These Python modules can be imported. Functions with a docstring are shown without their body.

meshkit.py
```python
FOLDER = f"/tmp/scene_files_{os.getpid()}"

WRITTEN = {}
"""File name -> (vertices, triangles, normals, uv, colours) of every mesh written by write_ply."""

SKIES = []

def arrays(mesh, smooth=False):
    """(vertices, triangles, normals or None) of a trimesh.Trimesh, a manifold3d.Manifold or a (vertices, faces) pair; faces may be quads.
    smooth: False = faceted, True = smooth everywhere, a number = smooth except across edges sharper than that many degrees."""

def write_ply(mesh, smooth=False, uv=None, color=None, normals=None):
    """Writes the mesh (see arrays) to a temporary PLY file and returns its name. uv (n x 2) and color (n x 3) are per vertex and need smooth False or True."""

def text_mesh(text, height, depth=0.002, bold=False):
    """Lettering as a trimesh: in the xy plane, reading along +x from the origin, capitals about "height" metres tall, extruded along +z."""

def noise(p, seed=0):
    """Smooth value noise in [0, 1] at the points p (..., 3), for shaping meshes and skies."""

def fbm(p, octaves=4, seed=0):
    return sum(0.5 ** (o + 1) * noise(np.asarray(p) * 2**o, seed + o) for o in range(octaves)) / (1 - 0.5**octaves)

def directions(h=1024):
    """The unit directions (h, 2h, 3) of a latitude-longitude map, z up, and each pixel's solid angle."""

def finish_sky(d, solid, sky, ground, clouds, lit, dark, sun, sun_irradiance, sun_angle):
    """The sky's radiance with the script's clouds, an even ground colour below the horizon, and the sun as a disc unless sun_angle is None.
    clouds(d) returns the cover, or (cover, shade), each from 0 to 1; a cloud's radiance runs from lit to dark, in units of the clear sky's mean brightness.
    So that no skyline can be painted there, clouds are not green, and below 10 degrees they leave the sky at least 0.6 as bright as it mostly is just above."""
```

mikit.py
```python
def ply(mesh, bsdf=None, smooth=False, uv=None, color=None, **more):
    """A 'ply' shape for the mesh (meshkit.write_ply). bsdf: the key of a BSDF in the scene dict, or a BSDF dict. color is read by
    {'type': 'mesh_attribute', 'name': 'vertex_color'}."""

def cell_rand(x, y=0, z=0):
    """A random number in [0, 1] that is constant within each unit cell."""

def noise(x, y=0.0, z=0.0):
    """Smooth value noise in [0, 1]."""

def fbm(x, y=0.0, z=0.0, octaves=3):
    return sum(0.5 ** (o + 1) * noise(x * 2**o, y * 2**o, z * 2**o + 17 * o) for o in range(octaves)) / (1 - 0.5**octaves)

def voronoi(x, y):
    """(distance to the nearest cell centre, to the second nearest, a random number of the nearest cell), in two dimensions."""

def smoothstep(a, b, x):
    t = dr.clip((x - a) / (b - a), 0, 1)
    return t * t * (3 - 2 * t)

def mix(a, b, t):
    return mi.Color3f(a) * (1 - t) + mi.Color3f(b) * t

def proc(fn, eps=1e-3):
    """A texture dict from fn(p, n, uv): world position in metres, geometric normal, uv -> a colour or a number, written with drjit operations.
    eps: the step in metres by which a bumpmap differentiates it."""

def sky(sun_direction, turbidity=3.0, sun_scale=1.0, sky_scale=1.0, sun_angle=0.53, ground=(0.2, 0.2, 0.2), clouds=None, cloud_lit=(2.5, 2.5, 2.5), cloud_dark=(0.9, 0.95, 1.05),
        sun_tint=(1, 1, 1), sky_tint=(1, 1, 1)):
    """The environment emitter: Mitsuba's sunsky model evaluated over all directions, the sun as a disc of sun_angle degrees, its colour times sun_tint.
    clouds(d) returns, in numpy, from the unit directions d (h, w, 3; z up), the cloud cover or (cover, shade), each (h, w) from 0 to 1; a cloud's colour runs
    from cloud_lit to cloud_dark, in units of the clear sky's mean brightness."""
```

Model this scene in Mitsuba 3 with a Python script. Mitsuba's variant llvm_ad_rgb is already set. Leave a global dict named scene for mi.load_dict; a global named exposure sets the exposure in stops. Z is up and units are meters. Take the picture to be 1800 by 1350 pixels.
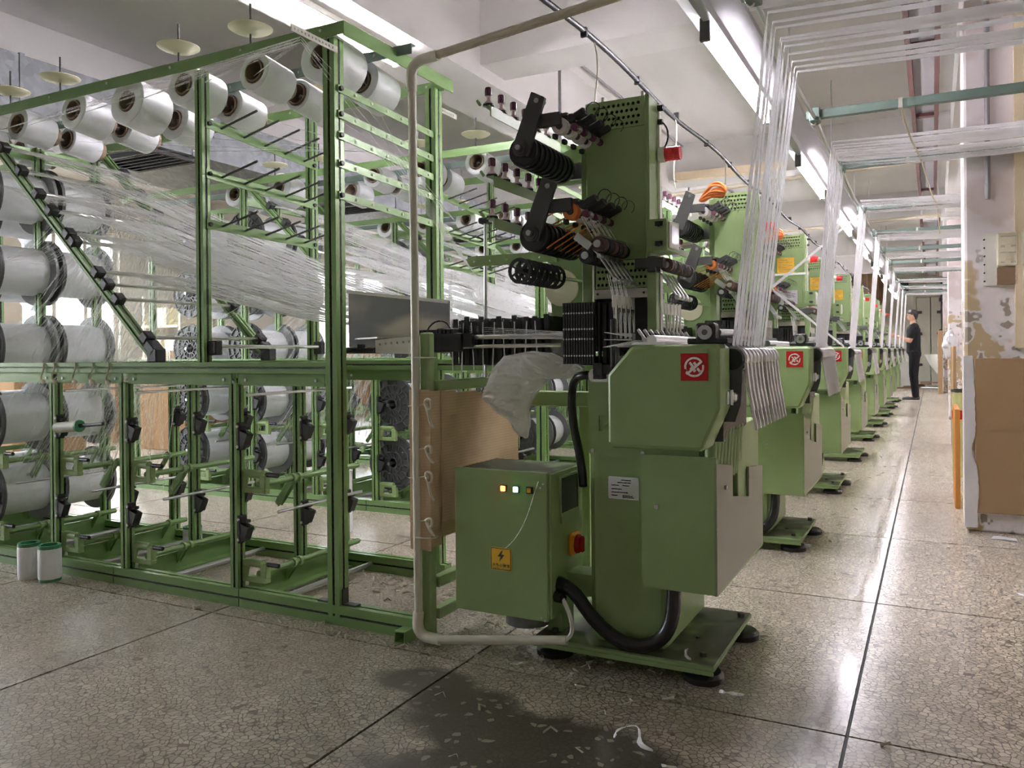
import math, random
import numpy as np, trimesh, drjit as dr, mitsuba as mi, mikit, meshkit
from shapely.geometry import Polygon, Point, LineString, box as sbox
from shapely.ops import unary_union
T = mi.ScalarTransform4f
scene, labels = {}, {}

# ---------------------------------------------------------------- camera, light, exposure
exposure = 2.5
_cam = np.array([0.0, 0.0, 1.0])
_yaw, _pit, _rol = np.radians([27.4488, -0.23393, 0.52539])
_f = np.array([-math.sin(_yaw)*math.cos(_pit), math.cos(_yaw)*math.cos(_pit), math.sin(_pit)])
_r = np.array([math.cos(_yaw), math.sin(_yaw), 0.0])
_d = np.cross(_f, _r)
_up = -(-math.sin(_rol)*_r + math.cos(_rol)*_d)
scene['camera'] = {'type': 'perspective', 'fov': math.degrees(2*math.atan(900/1424.08)), 'fov_axis': 'x',
                   'principal_point_offset_y': 0.0368, 'near_clip': 0.05, 'far_clip': 200.0,
                   'to_world': T().look_at(origin=list(map(float, _cam)), target=list(map(float, _cam+_f)), up=list(map(float, _up)))}
scene['sky'] = mikit.sky((-0.75, 0.25, 0.6), turbidity=4.0, sun_scale=0.0, sky_scale=27.0, ground=(0.3, 0.3, 0.28),
                         clouds=lambda d: 0.75+0*d[..., 2], cloud_lit=(1.5, 1.5, 1.5), cloud_dark=(1.2, 1.2, 1.2))
TUBE = 33.0

# ---------------------------------------------------------------- materials
def rgb(v): return {'type': 'rgb', 'value': [float(x) for x in v]}
def srgb(r, g, b): return [((c/255+0.055)/1.055)**2.4 if c > 10 else c/255/12.92 for c in (r, g, b)]
def mat(name, color, rough=0.5, metal=0.0, spec=0.5, **k):
    c = color if isinstance(color, dict) else rgb(color)
    scene['mat_'+name] = {'type': 'twosided', 'b': {'type': 'principled', 'base_color': c, 'roughness': rough, 'metallic': metal, 'specular': spec, **k}}
N, FB, SS, MX = mikit.noise, mikit.fbm, mikit.smoothstep, mikit.mix

def terrazzo(p, n, uv):
    d1, d2, r = mikit.voronoi(p.x*54+N(p.x*25, p.y*25)*0.9, p.y*54+N(p.x*25, p.y*25, 7)*0.9)
    chip = SS(0.06, 0.20, d2-d1)
    tone = 0.55+0.6*r
    c = MX(srgb(92, 82, 72), srgb(212, 202, 184), chip*tone)
    wear = FB(p.x*1.3, p.y*1.3, 3)
    c = MX(c, mi.Color3f(srgb(140, 132, 118)), 0.12+0.28*SS(0.4, 0.7, wear))
    # spilled oily patch in front of the loom, and grime on the left
    def blob(cx, cy, rx, ry):
        a = (p.x-cx)/rx; b = (p.y-cy)/ry
        return dr.sqrt(a*a+b*b)
    w = (FB(p.x*5, p.y*5, 2)-0.5)*1.0
    s = dr.minimum(dr.minimum(dr.minimum(blob(-1.38, 2.06, .18, .11), blob(-1.2, 1.97, .22, .13)), blob(-1.02, 1.86, .36, .17)), dr.minimum(blob(-.74, 1.84, .26, .19), dr.minimum(blob(-.95, 1.58, .34, .22), blob(-.62, 1.68, .24, .2))))
    st = 1-SS(0.75, 1.15, s+w*0.8)
    c = MX(c, mi.Color3f(srgb(66, 63, 56)), st*(0.95-0.35*chip*SS(.90, .95, r)))
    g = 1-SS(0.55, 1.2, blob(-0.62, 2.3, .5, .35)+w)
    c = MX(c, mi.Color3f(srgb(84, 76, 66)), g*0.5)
    left = SS(-0.8, -2.0, p.x)
    c = MX(c, mi.Color3f(srgb(124, 115, 98)), left*0.5)
    spots = SS(0.93, 0.96, N(p.x*33, p.y*33, 5))
    return MX(c, mi.Color3f(srgb(70, 64, 55)), spots*0.6)
def terr_rough(p, n, uv): return MX([.36]*3, [.15]*3, SS(-1.3, -0.6, p.x)).x+0.11*FB(p.x*3, p.y*3, 9)
scene['mat_terrazzo'] = {'type': 'principled', 'base_color': mikit.proc(terrazzo), 'roughness': mikit.proc(terr_rough), 'specular': 0.5}

def ceilpaint(p, n, uv):
    return MX(srgb(206, 203, 200), srgb(190, 187, 183), SS(0.35, 0.75, FB(p.x*.6, p.y*.6, p.z)))
mat('ceiling', mikit.proc(ceilpaint), 0.8, spec=0.2)
def wallpaint(p, n, uv):
    return MX(srgb(206, 202, 192), srgb(178, 172, 160), SS(0.45, 0.7, FB(p.x*1.7+p.y*1.7, p.z*1.1, 4)))
mat('wall', mikit.proc(wallpaint), 0.8, spec=0.2)
def peel(p, n, uv):
    a = FB(p.x*5+p.y*5, p.z*5, 1, octaves=4); b = FB(p.x*16+p.y*16, p.z*16, 8)
    low = SS(1.75, 1.35, p.z)
    c = MX(srgb(222, 214, 216), srgb(205, 192, 190), SS(0.4, 0.6, a))
    c = MX(c, mi.Color3f(srgb(172, 152, 118)), low*SS(0.47, 0.53, a))
    c = MX(c, mi.Color3f(srgb(208, 206, 206)), low*SS(0.52, 0.6, b)*0.8)
    return MX(c, mi.Color3f(srgb(120, 104, 84)), low*SS(0.66, 0.72, b)*0.8)
mat('peeling', mikit.proc(peel), 0.6)
def galv(p, n, uv):
    d1, d2, r = mikit.voronoi((p.x+p.y)*26, (p.z+p.x*.6)*26)
    return MX(srgb(108, 111, 114), srgb(136, 139, 141), r*0.6+0.4*FB(p.x*9, p.y*9, p.z*9))
mat('galvanised', mikit.proc(galv), 0.45, 0.35)
def sheetsteel(p, n, uv):
    a = FB(p.x*4, p.z*11, p.y*2)
    return MX(srgb(128, 128, 130), srgb(196, 186, 170), SS(0.35, 0.75, a))
mat('sheet_steel', mikit.proc(sheetsteel), 0.4, 0.3)
def greenpaint(c0, c1):
    def fn(p, n, uv):
        return MX(c0, c1, SS(0.3, 0.75, FB(p.x*3, p.y*3, p.z*3)))
    return mikit.proc(fn)
mat('loom_green', greenpaint(srgb(143, 166, 114), srgb(135, 157, 104)), 0.36, spec=0.4)
def dusty(p, n, uv):
    up = SS(0.5, 0.9, n.z)
    c = mi.Color3f(srgb(126, 150, 98))
    return MX(c, mi.Color3f(srgb(70, 68, 58)), up*SS(0.25, 0.6, FB(p.x*7, p.y*7, 2))*0.9)
mat('dusty_green', mikit.proc(dusty), 0.55)
mat('creel_green', greenpaint(srgb(120, 150, 94), srgb(106, 136, 80)), 0.32, 0.1)
mat('groove', srgb(16, 22, 14), 0.6)
mat('rack_green', srgb(108, 126, 118), 0.45, 0.2)
mat('chrome', (0.80, 0.80, 0.80), 0.14, 1.0)
mat('steel', (0.56, 0.56, 0.57), 0.3, 1.0)
mat('dark_steel', (0.085, 0.085, 0.082), 0.4, 0.6)
mat('black', (0.012, 0.012, 0.013), 0.45)
mat('rubber', (0.012, 0.012, 0.013), 0.28)
mat('flange', (0.075, 0.078, 0.08), 0.42, spec=0.6)
mat('grey_flange', (0.16, 0.165, 0.17), 0.35, spec=0.6)
def yarnfn(p, n, uv):
    return MX(srgb(236, 237, 240), srgb(222, 224, 228), FB(p.x*30, p.y*30, p.z*30))
mat('yarn', mikit.proc(yarnfn), 0.45, spec=0.5)
scene['mat_thread'] = {'type': 'principledthin', 'base_color': rgb((.96, .96, .96)), 'roughness': 0.5, 'diff_trans': 1.0, 'spec_trans': 0.0, 'eta': 1.3}
scene['mat_tape'] = {'type': 'principledthin', 'base_color': rgb((.95, .95, .97)), 'roughness': 0.6, 'diff_trans': 0.9, 'spec_trans': 0.0, 'eta': 1.2}
mat('cream', srgb(232, 226, 196), 0.5)
mat('core_brown', srgb(122, 104, 86), 0.7)
mat('white_plastic', srgb(226, 224, 215), 0.4)
mat('pvc', srgb(212, 208, 192), 0.35)
mat('conduit', srgb(190, 180, 160), 0.45)
mat('beige', srgb(208, 190, 160), 0.6)
mat('purple', srgb(88, 46, 66), 0.4)
mat('porcelain', srgb(222, 200, 206), 0.3)
mat('orange', srgb(222, 130, 62), 0.5)
mat('rope', srgb(206, 198, 178), 0.8)
mat('red', srgb(176, 26, 26), 0.4)
mat('ring_white', (0.9, 0.9, 0.91), 0.3, 0.3)
mat('roller_brown', srgb(72, 44, 40), 0.25, spec=0.7)
mat('beacon', srgb(226, 40, 44), 0.2, spec=0.6)
mat('yellow', srgb(226, 178, 42), 0.5)
mat('amber', srgb(236, 160, 26), 0.4)
mat('paper', srgb(222, 222, 228), 0.7)
mat('ink', srgb(40, 40, 44), 0.6)
mat('logo_white', srgb(228, 220, 216), 0.5)
mat('screen_film', srgb(206, 206, 222), 0.15)
def cardfn(p, n, uv):
    rib = 0.5+0.5*dr.sin(p.z*6.2832/0.0105)
    a = FB(p.x*6+p.y*6, p.z*6, 3)
    return MX(srgb(206, 180, 148), srgb(182, 155, 124), 0.30*rib+0.7*SS(0.35, 0.7, a))
mat('cardboard', mikit.proc(cardfn), 0.8, spec=0.2)
mat('cardboard_plain', srgb(158, 128, 94), 0.8, spec=0.2)
mat('wrapped_card', srgb(160, 132, 98), 0.22, spec=0.5)
mat('trunk', srgb(150, 150, 152), 0.5)
mat('film', srgb(222, 220, 222), 0.15)
mat('grey_green', srgb(126, 130, 112), 0.34)
mat('grey_paint', srgb(176, 172, 156), 0.5)
mat('panel_grey', srgb(206, 204, 196), 0.6)
mat('rust', srgb(70, 38, 34), 0.6)
mat('dark_wall', srgb(165, 162, 155), 0.8)
mat('ring_chrome', (0.42, 0.42, 0.43), 0.12, 1.0)
mat('tray_grey', srgb(128, 126, 128), 0.5, 0.3)
mat('dark_wood', srgb(120, 96, 70), 0.7)
mat('curtain', srgb(166, 140, 112), 0.8)
mat('cloth_black', (0.012, 0.012, 0.014), 0.8, spec=0.2)
mat('skin', srgb(206, 160, 136), 0.5)
mat('hair', (0.012, 0.01, 0.01), 0.5)
mat('shoe', (0.03, 0.03, 0.032), 0.5)
mat('can', srgb(190, 190, 130), 0.35)
mat('orange_wood', srgb(196, 134, 60), 0.5)
mat('socket', srgb(214, 206, 182), 0.4)
mat('vinyl_green', srgb(58, 128, 88), 0.4)
mat('blue', srgb(50, 70, 120), 0.5)
mat('window_frame', srgb(190, 188, 180), 0.5)
scene['mat_pane'] = {'type': 'thindielectric', 'int_ior': 1.5}
scene['mat_bag'] = {'type': 'principledthin', 'base_color': rgb(srgb(253, 253, 252)), 'roughness': 0.25, 'spec_trans': 0.3, 'diff_trans': 0.9, 'eta': 1.4}

# ---------------------------------------------------------------- mesh helpers: a mesh is (V, F)
def cat(*ms):
    ms = [m for m in ms if m is not None]
    V, F, o = [], [], 0
    for v, f in ms:
        V.append(v); F.append(np.asarray(f)+o); o += len(v)
    return np.vstack(V), np.vstack(F)
def mv(m, d): return m[0]+np.asarray(d, float), m[1]
def sc(m, s): return m[0]*np.asarray(s, float), m[1]
def rotm(m, axis, deg, c=(0, 0, 0)):
    a = math.radians(deg); co, si = math.cos(a), math.sin(a)
    R = {'x': [[1, 0, 0], [0, co, -si], [0, si, co]], 'y': [[co, 0, si], [0, 1, 0], [-si, 0, co]], 'z': [[co, -si, 0], [si, co, 0], [0, 0, 1]]}[axis]
    return (m[0]-np.asarray(c, float)) @ np.array(R).T+np.asarray(c, float), m[1]
def quads(Q): Q = np.asarray(Q); return np.vstack([Q[:, [0, 1, 2]], Q[:, [0, 2, 3]]])
BF = quads([[0, 2, 3, 1], [4, 5, 7, 6], [0, 1, 5, 4], [2, 6, 7, 3], [0, 4, 6, 2], [1, 3, 7, 5]])
def bx(x0, x1, y0, y1, z0, z1, bev=0.0):
    x0, x1 = min(x0, x1), max(x0, x1); y0, y1 = min(y0, y1), max(y0, y1); z0, z1 = min(z0, z1), max(z0, z1)
    if not bev:
        return np.array([[x, y, z] for z in (z0, z1) for y in (y0, y1) for x in (x0, x1)], float), BF
    b = min(bev, .45*(x1-x0), .45*(y1-y0), .45*(z1-z0))
    P = []
    for x, sx in ((x0, 1), (x1, -1)):
        for y, sy in ((y0, 1), (y1, -1)):
            for z, sz in ((z0, 1), (z1, -1)):
                P += [[x+sx*b, y+sy*b, z], [x+sx*b, y, z+sz*b], [x, y+sy*b, z+sz*b]]
    h = trimesh.convex.convex_hull(np.array(P, float))
    return np.array(h.vertices), np.array(h.faces)
def frame(d):
    d = np.asarray(d, float); d = d/np.linalg.norm(d)
    a = np.cross(d, [0, 0, 1.0] if abs(d[2]) < 0.9 else [1.0, 0, 0]); a /= np.linalg.norm(a)
    return d, a, np.cross(d, a)
def cyl(p0, p1, r, n=14, r1=None, caps=True):
    p0, p1 = np.asarray(p0, float), np.asarray(p1, float); d, a, b = frame(p1-p0)
    t = np.arange(n)*2*np.pi/n; ring = np.cos(t)[:, None]*a+np.sin(t)[:, None]*b
    r1 = r if r1 is None else r1
    V = np.vstack([p0+ring*r, p1+ring*r1]); i = np.arange(n); j = (i+1) % n
    F = quads(np.stack([i, j, j+n, i+n], 1))
    if caps:
        V = np.vstack([V, [p0, p1]]); F = np.vstack([F, np.stack([j, i, i*0+2*n], 1), np.stack([i+n, j+n, i*0+2*n+1], 1)])
    return V, F
def lathe(prof, p0, d, n=20):
    """prof: (distance along the axis, radius) points, closed by itself when it starts and ends at radius 0 or at its start."""
    d, a, b = frame(d); p0 = np.asarray(p0, float); t = np.arange(n)*2*np.pi/n
    ring = np.cos(t)[:, None]*a+np.sin(t)[:, None]*b
    V = np.vstack([p0+d*s+ring*r for s, r in prof]); F = []
    i = np.arange(n); j = (i+1) % n
    for k in range(len(prof)-1): F.append(quads(np.stack([k*n+i, k*n+j, (k+1)*n+j, (k+1)*n+i], 1)))
    return V, np.vstack(F)
def tube(pts, r, n=8, caps=True):
    p = np.asarray(pts, float); t = np.gradient(p, axis=0); t /= np.linalg.norm(t, axis=1, keepdims=True)+1e-12
    d, a, b = frame(t[0]); A = []
    for k in range(len(p)):
        a = a-t[k]*np.dot(a, t[k]); a /= np.linalg.norm(a); A.append(a)
    A = np.array(A); B = np.cross(t, A); ang = np.arange(n)*2*np.pi/n
    r = np.broadcast_to(r, (len(p),))
    V = (p[:, None]+r[:, None, None]*(np.cos(ang)[None, :, None]*A[:, None]+np.sin(ang)[None, :, None]*B[:, None])).reshape(-1, 3)
    i = np.arange(n); j = (i+1) % n
    F = [quads(np.stack([k*n+i, k*n+j, (k+1)*n+j, (k+1)*n+i], 1)) for k in range(len(p)-1)]
    if caps:
        m = len(V); V = np.vstack([V, p[:1], p[-1:]])
        F += [np.stack([j, i, i*0+m], 1), np.stack([(len(p)-1)*n+i, (len(p)-1)*n+j, i*0+m+1], 1)]
    return V, np.vstack(F)
def spline(pts, k=8):
    from scipy.interpolate import CubicSpline
    p = np.asarray(pts, float); s = np.r_[0, np.cumsum(np.linalg.norm(np.diff(p, axis=0), axis=1))]
    return CubicSpline(s, p)(np.linspace(0, s[-1], k*(len(p)-1)+1))
def prism(poly, axis, a, b):
    """poly (points or shapely) in (x,z) for axis y, (y,z) for axis x, (x,y) for axis z, extruded from a to b."""
    g = poly if hasattr(poly, 'area') else Polygon(poly)
    out = []
    for q in getattr(g, 'geoms', [g]):
        m = trimesh.creation.extrude_polygon(q, abs(b-a), engine='earcut'); v = np.array(m.vertices); f = np.array(m.faces)
        lo = min(a, b)
        if axis == 'z': w = np.c_[v[:, 0], v[:, 1], v[:, 2]+lo]
        elif axis == 'y': w = np.c_[v[:, 0], v[:, 2]+lo, v[:, 1]]; f = f[:, ::-1]
        else: w = np.c_[v[:, 2]+lo, v[:, 0], v[:, 1]]
        out.append((w, f))
    return cat(*out)
def ball(c, r, n=1):
    m = trimesh.creation.icosphere(n, 1.0); return np.array(m.vertices)*np.asarray(r, float)+np.asarray(c, float), np.array(m.faces)
def rpoly(x0, x1, z0, z1, r): return sbox(x0+r, z0+r, x1-r, z1-r).buffer(r, quad_segs=4)
def ribbon(pts, w, th, side):
    """A flat tape along pts, w wide along side (one vector, or one per point), th thick."""
    p = np.asarray(pts, float); t = np.gradient(p, axis=0); t /= np.linalg.norm(t, axis=1, keepdims=True)+1e-12
    s = np.broadcast_to(np.asarray(side, float), p.shape); s = s-t*np.sum(s*t, 1, keepdims=True); s = s/(np.linalg.norm(s, axis=1, keepdims=True)+1e-12)
    n = np.cross(t, s); w = np.broadcast_to(w, (len(p),))[:, None]
    V = np.stack([p+s*w/2+n*th/2, p-s*w/2+n*th/2, p-s*w/2-n*th/2, p+s*w/2-n*th/2], 1).reshape(-1, 3)
    i = np.arange(4); j = (i+1) % 4; m = len(p)
    F = [quads(np.stack([k*4+i, k*4+j, k*4+4+j, k*4+4+i], 1)) for k in range(m-1)]
    F.append(quads([[0, 3, 2, 1], [4*m-4, 4*m-3, 4*m-2, 4*m-1]]))
    return V, np.vstack(F)
def threads(lines, r):
    """Many fine threads (each a polyline of the same number of points) as three-sided tubes in one mesh."""
    P = np.asarray(lines, float); L, m, _ = P.shape
    t = np.gradient(P, axis=1); t /= np.linalg.norm(t, axis=2, keepdims=True)+1e-12
    a = np.cross(t, [0.3, 0.9, 0.31]); a /= np.linalg.norm(a, axis=2, keepdims=True)+1e-12; b = np.cross(t, a)
    V = np.stack([P+r*(math.cos(q)*a+math.sin(q)*b) for q in (0, 2.0944, 4.18879)], 2).reshape(-1, 3)
    i = np.arange(3); j = (i+1) % 3; base = (np.arange(L)[:, None]*m+np.arange(m-1)[None]).reshape(-1)*3
    q = np.stack([i, j, j+3, i+3], 1)
    return V, quads((base[:, None, None]+q[None]).reshape(-1, 4))

# ---------------------------------------------------------------- scene helpers
def numbered(k):
    if k not in scene and k not in labels and not any(x.startswith(k+'__') for x in (list(_roots.get(k, ())))): return k
    i = 1
    while f'{k}_{i:03d}' in scene or f'{k}_{i:03d}' in labels: i += 1
    return f'{k}_{i:03d}'
_roots, _count = {}, {}
def fresh(k):
    n = _count.get(k, -1)+1; _count[k] = n
    return k if n == 0 else f'{k}_{n:03d}'
kids = {}
def shape(m, material, smooth=False): return mikit.ply((np.asarray(m[0], float), np.asarray(m[1])), 'mat_'+material, smooth)
def thing(name, label, cat_, group=None, kind=None):
    k = fresh(name); labels[k] = {'label': label, 'category': cat_}
    if group: labels[k]['group'] = group
    if kind: labels[k]['kind'] = kind
    kids[k] = []
    return k
def part(parent, name, m, material, smooth=30, label=None, kind=None, **more):
    """m: a mesh or a ply dict that is shared."""
    k = fresh(parent+'__'+name)
    d = dict(m) if isinstance(m, dict) else shape(m, material, smooth)
    scene[k] = {**d, **more}; root = parent.split('__')[0]; kids.setdefault(root, []).append(k)
    if label or kind:
        labels[k] = {}
        if label: labels[k]['label'] = label
        if kind: labels[k]['kind'] = kind
    return k
def solo(name, m, material, label, cat_, group=None, smooth=30, kind=None, **more):
    """A thing that is one mesh."""
    k = thing(name, label, cat_, group, kind)
    d = dict(m) if isinstance(m, dict) else shape(m, material, smooth)
    scene[k] = {**d, **more}; kids[k] = [k]
    return k
def struct(name, m, material, label=None, smooth=30, parent=None):
    if parent: return part(parent, name, m, material, smooth, label)
    k = fresh(name); scene[k] = shape(m, material, smooth); labels[k] = {'kind': 'structure', 'label': label or name.replace('_', ' ')}; kids[k] = [k]
    return k
def dup(root, label, tr, skip=()):
    """A copy of a thing with its parts under the next number; tr is put before each part's own place."""
    name = root.rstrip('0123456789').rstrip('_') if root[-3:].isdigit() else root
    k = thing(name, label, labels[root]['category'], labels[root].get('group'), labels[root].get('kind'))
    for c in kids[root]:
        tail = c[len(root):]
        if any(s in tail for s in skip): continue
        d = dict(scene[c]); d['to_world'] = tr @ d['to_world'] if 'to_world' in d else tr
        scene[k+tail] = d; kids[k].append(k+tail)
        if c in labels and tail: labels[k+tail] = dict(labels[c])
    return k
ORD = ['first', 'second', 'third', 'fourth', 'fifth', 'sixth', 'seventh', 'eighth', 'ninth', 'tenth', 'eleventh', 'twelfth', 'thirteenth', 'fourteenth']
NTH = ['nearest', 'second', 'third', 'fourth', 'fifth', 'sixth', 'seventh', 'eighth', 'farthest']
PITCH = 1.79
NL = 9
rng = np.random.default_rng(7); random.seed(7)

# ================================================================ the room
XL, XR, YF, YB, ZC = -9.5, 3.2, -3.0, 23.5, 3.2
fl = struct('floor', bx(XL, XR, YF, YB, -0.12, -0.004), 'groove', 'terrazzo floor of the weaving hall')
slab = shape(bx(-0.568, 0.568, -0.611, 0.611, -0.02, 0.0), 'terrazzo')
for iy in range(-3, 17):
    for ix in range(-8, 4):
        part(fl, 'slab', slab, None, to_world=T().translate([-0.203-1.145*0.5+1.145*(ix+1), 2.25+1.23*(iy+0.5), 0]))
struct('ceiling', bx(XL, XR, YF, YB, ZC, ZC+0.1), 'ceiling', 'painted concrete ceiling')
for i, y in enumerate((0.3, 4.42, 8.5, 12.6, 16.7, 20.8)):
    struct(f'trim_{i+1}', bx(XL, XR, y, y+0.33, 2.8, ZC), 'ceiling', 'concrete cross beam under the ceiling')
struct('trim_7', bx(-2.98, -2.5, YF, YB, 2.72, ZC), 'ceiling', 'long concrete beam over the creels')
struct('trim_8', bx(-5.75, -5.25, YF, YB, 2.84, ZC), 'ceiling', 'long concrete beam above the air duct')
struct('trim_9', bx(0.16, 0.62, YF, YB, 2.86, ZC), 'ceiling', 'long concrete beam above the columns')
# far wall, right wall, wall behind, left wall with windows
struct('wall_back', bx(XL, XR, YB, YB+0.2, 0, ZC), 'wall', 'far end wall of the hall')
struct('wall_right', bx(XR, XR+0.2, YF, YB, 0, ZC), 'wall', 'side wall behind the columns')
struct('wall_front', bx(XL, XR, YF-0.2, YF, 0, ZC), 'dark_wall', 'wall behind the viewer')
wy = [(-0.6, 2.6), (2.6, 2.6), (5.8, 1.3), (11.0, 2.0), (14.2, 2.6), (17.6, 2.6)]
parts_ = [bx(XL-0.2, XL, YF, YB, 0, 0.95), bx(XL-0.2, XL, YF, YB, 2.6, ZC)]
prev = YF
for y, ww in wy:
    parts_.append(bx(XL-0.2, XL, prev, y, 0.95, 2.6)); prev = y+ww
parts_.append(bx(XL-0.2, XL, prev, YB, 0.95, 2.6))
struct('wall_left', cat(*parts_), 'wall', 'side wall with a row of bright windows')
for i, (y, ww) in enumerate(wy):
    w = f'window_{i+1}'; labels[w] = {'kind': 'structure', 'label': 'wide bright window in the side wall'}; kids[w] = []
    fr = [bx(XL-0.13, XL-0.07, y, y+ww, 0.95, 1.0), bx(XL-0.13, XL-0.07, y, y+ww, 2.55, 2.6)]+[bx(XL-0.13, XL-0.07, y+a, y+a+0.05, 1.0, 2.55) for a in ((ww-.05)*q/3 for q in range(4))]
    part(w, 'window_frame', cat(*fr), 'window_frame')
    for a, e in (((ww-.05)*q/3+.05, (ww-.05)*(q+1)/3) for q in range(3)): part(w, 'pane', (np.array([[XL-0.1, y+a, 1.0], [XL-0.1, y+e, 1.0], [XL-0.1, y+e, 2.55], [XL-0.1, y+a, 2.55]], float), quads([[0, 1, 2, 3]])), 'pane', False)
# far door panels on the back wall
d = 'door_1'; labels[d] = {'kind': 'structure', 'label': 'grey steel double door in the far wall'}; kids[d] = []
part(d, 'door_frame', cat(bx(-0.45, -0.38, YB-0.08, YB, 0, 2.4), bx(0.3, 0.37, YB-0.08, YB, 0, 2.4), bx(-0.45, 0.37, YB-0.08, YB, 2.33, 2.4)), 'grey_paint')
for x in (-0.37, -0.03):
    part(d, 'door_leaf', bx(x, x+0.32, YB-0.06, YB-0.02, 0.02, 2.32, 0.008), 'grey_paint')
for z in (0.55, 1.35, 1.9):
    part(d, 'hinge', bx(-0.36, -0.24, YB-0.1, YB-0.05, z, z+0.07), 'black'); part(d, 'hinge', bx(0.1, 0.3, YB-0.1, YB-0.05, z, z+0.07), 'black')
solo('drain_pipe', cat(cyl((0.24, YB-0.12, 0), (0.24, YB-0.12, 2.7), 0.055, 12), *[bx(0.15, 0.33, YB-0.2, YB, z, z+0.09) for z in (0.6, 1.4, 2.2)]), 'black', 'black iron drain pipe running up beside the grey far door', 'pipe')
cur = thing('curtain', 'brown striped curtain hanging on the far wall above the looms', 'curtain')
for i in range(6):
    x = -2.9+i*0.3; t = np.linspace(0, 1, 9)
    pts = np.c_[x+0.3*t, YB-0.1+0.04*np.sin(t*12.6+i), t*0]
    part(cur, 'curtain_panel', prism(LineString(pts[:, :2]).buffer(0.012), 'z', 1.7, 3.0), ('curtain', 'dark_wood')[i % 2])
solo('wall_cabinet', bx(-0.75, -0.55, YB-0.25, YB, 2.45, 2.8, 0.01), 'black', 'small black cabinet high on the far wall', 'cabinet')
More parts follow.
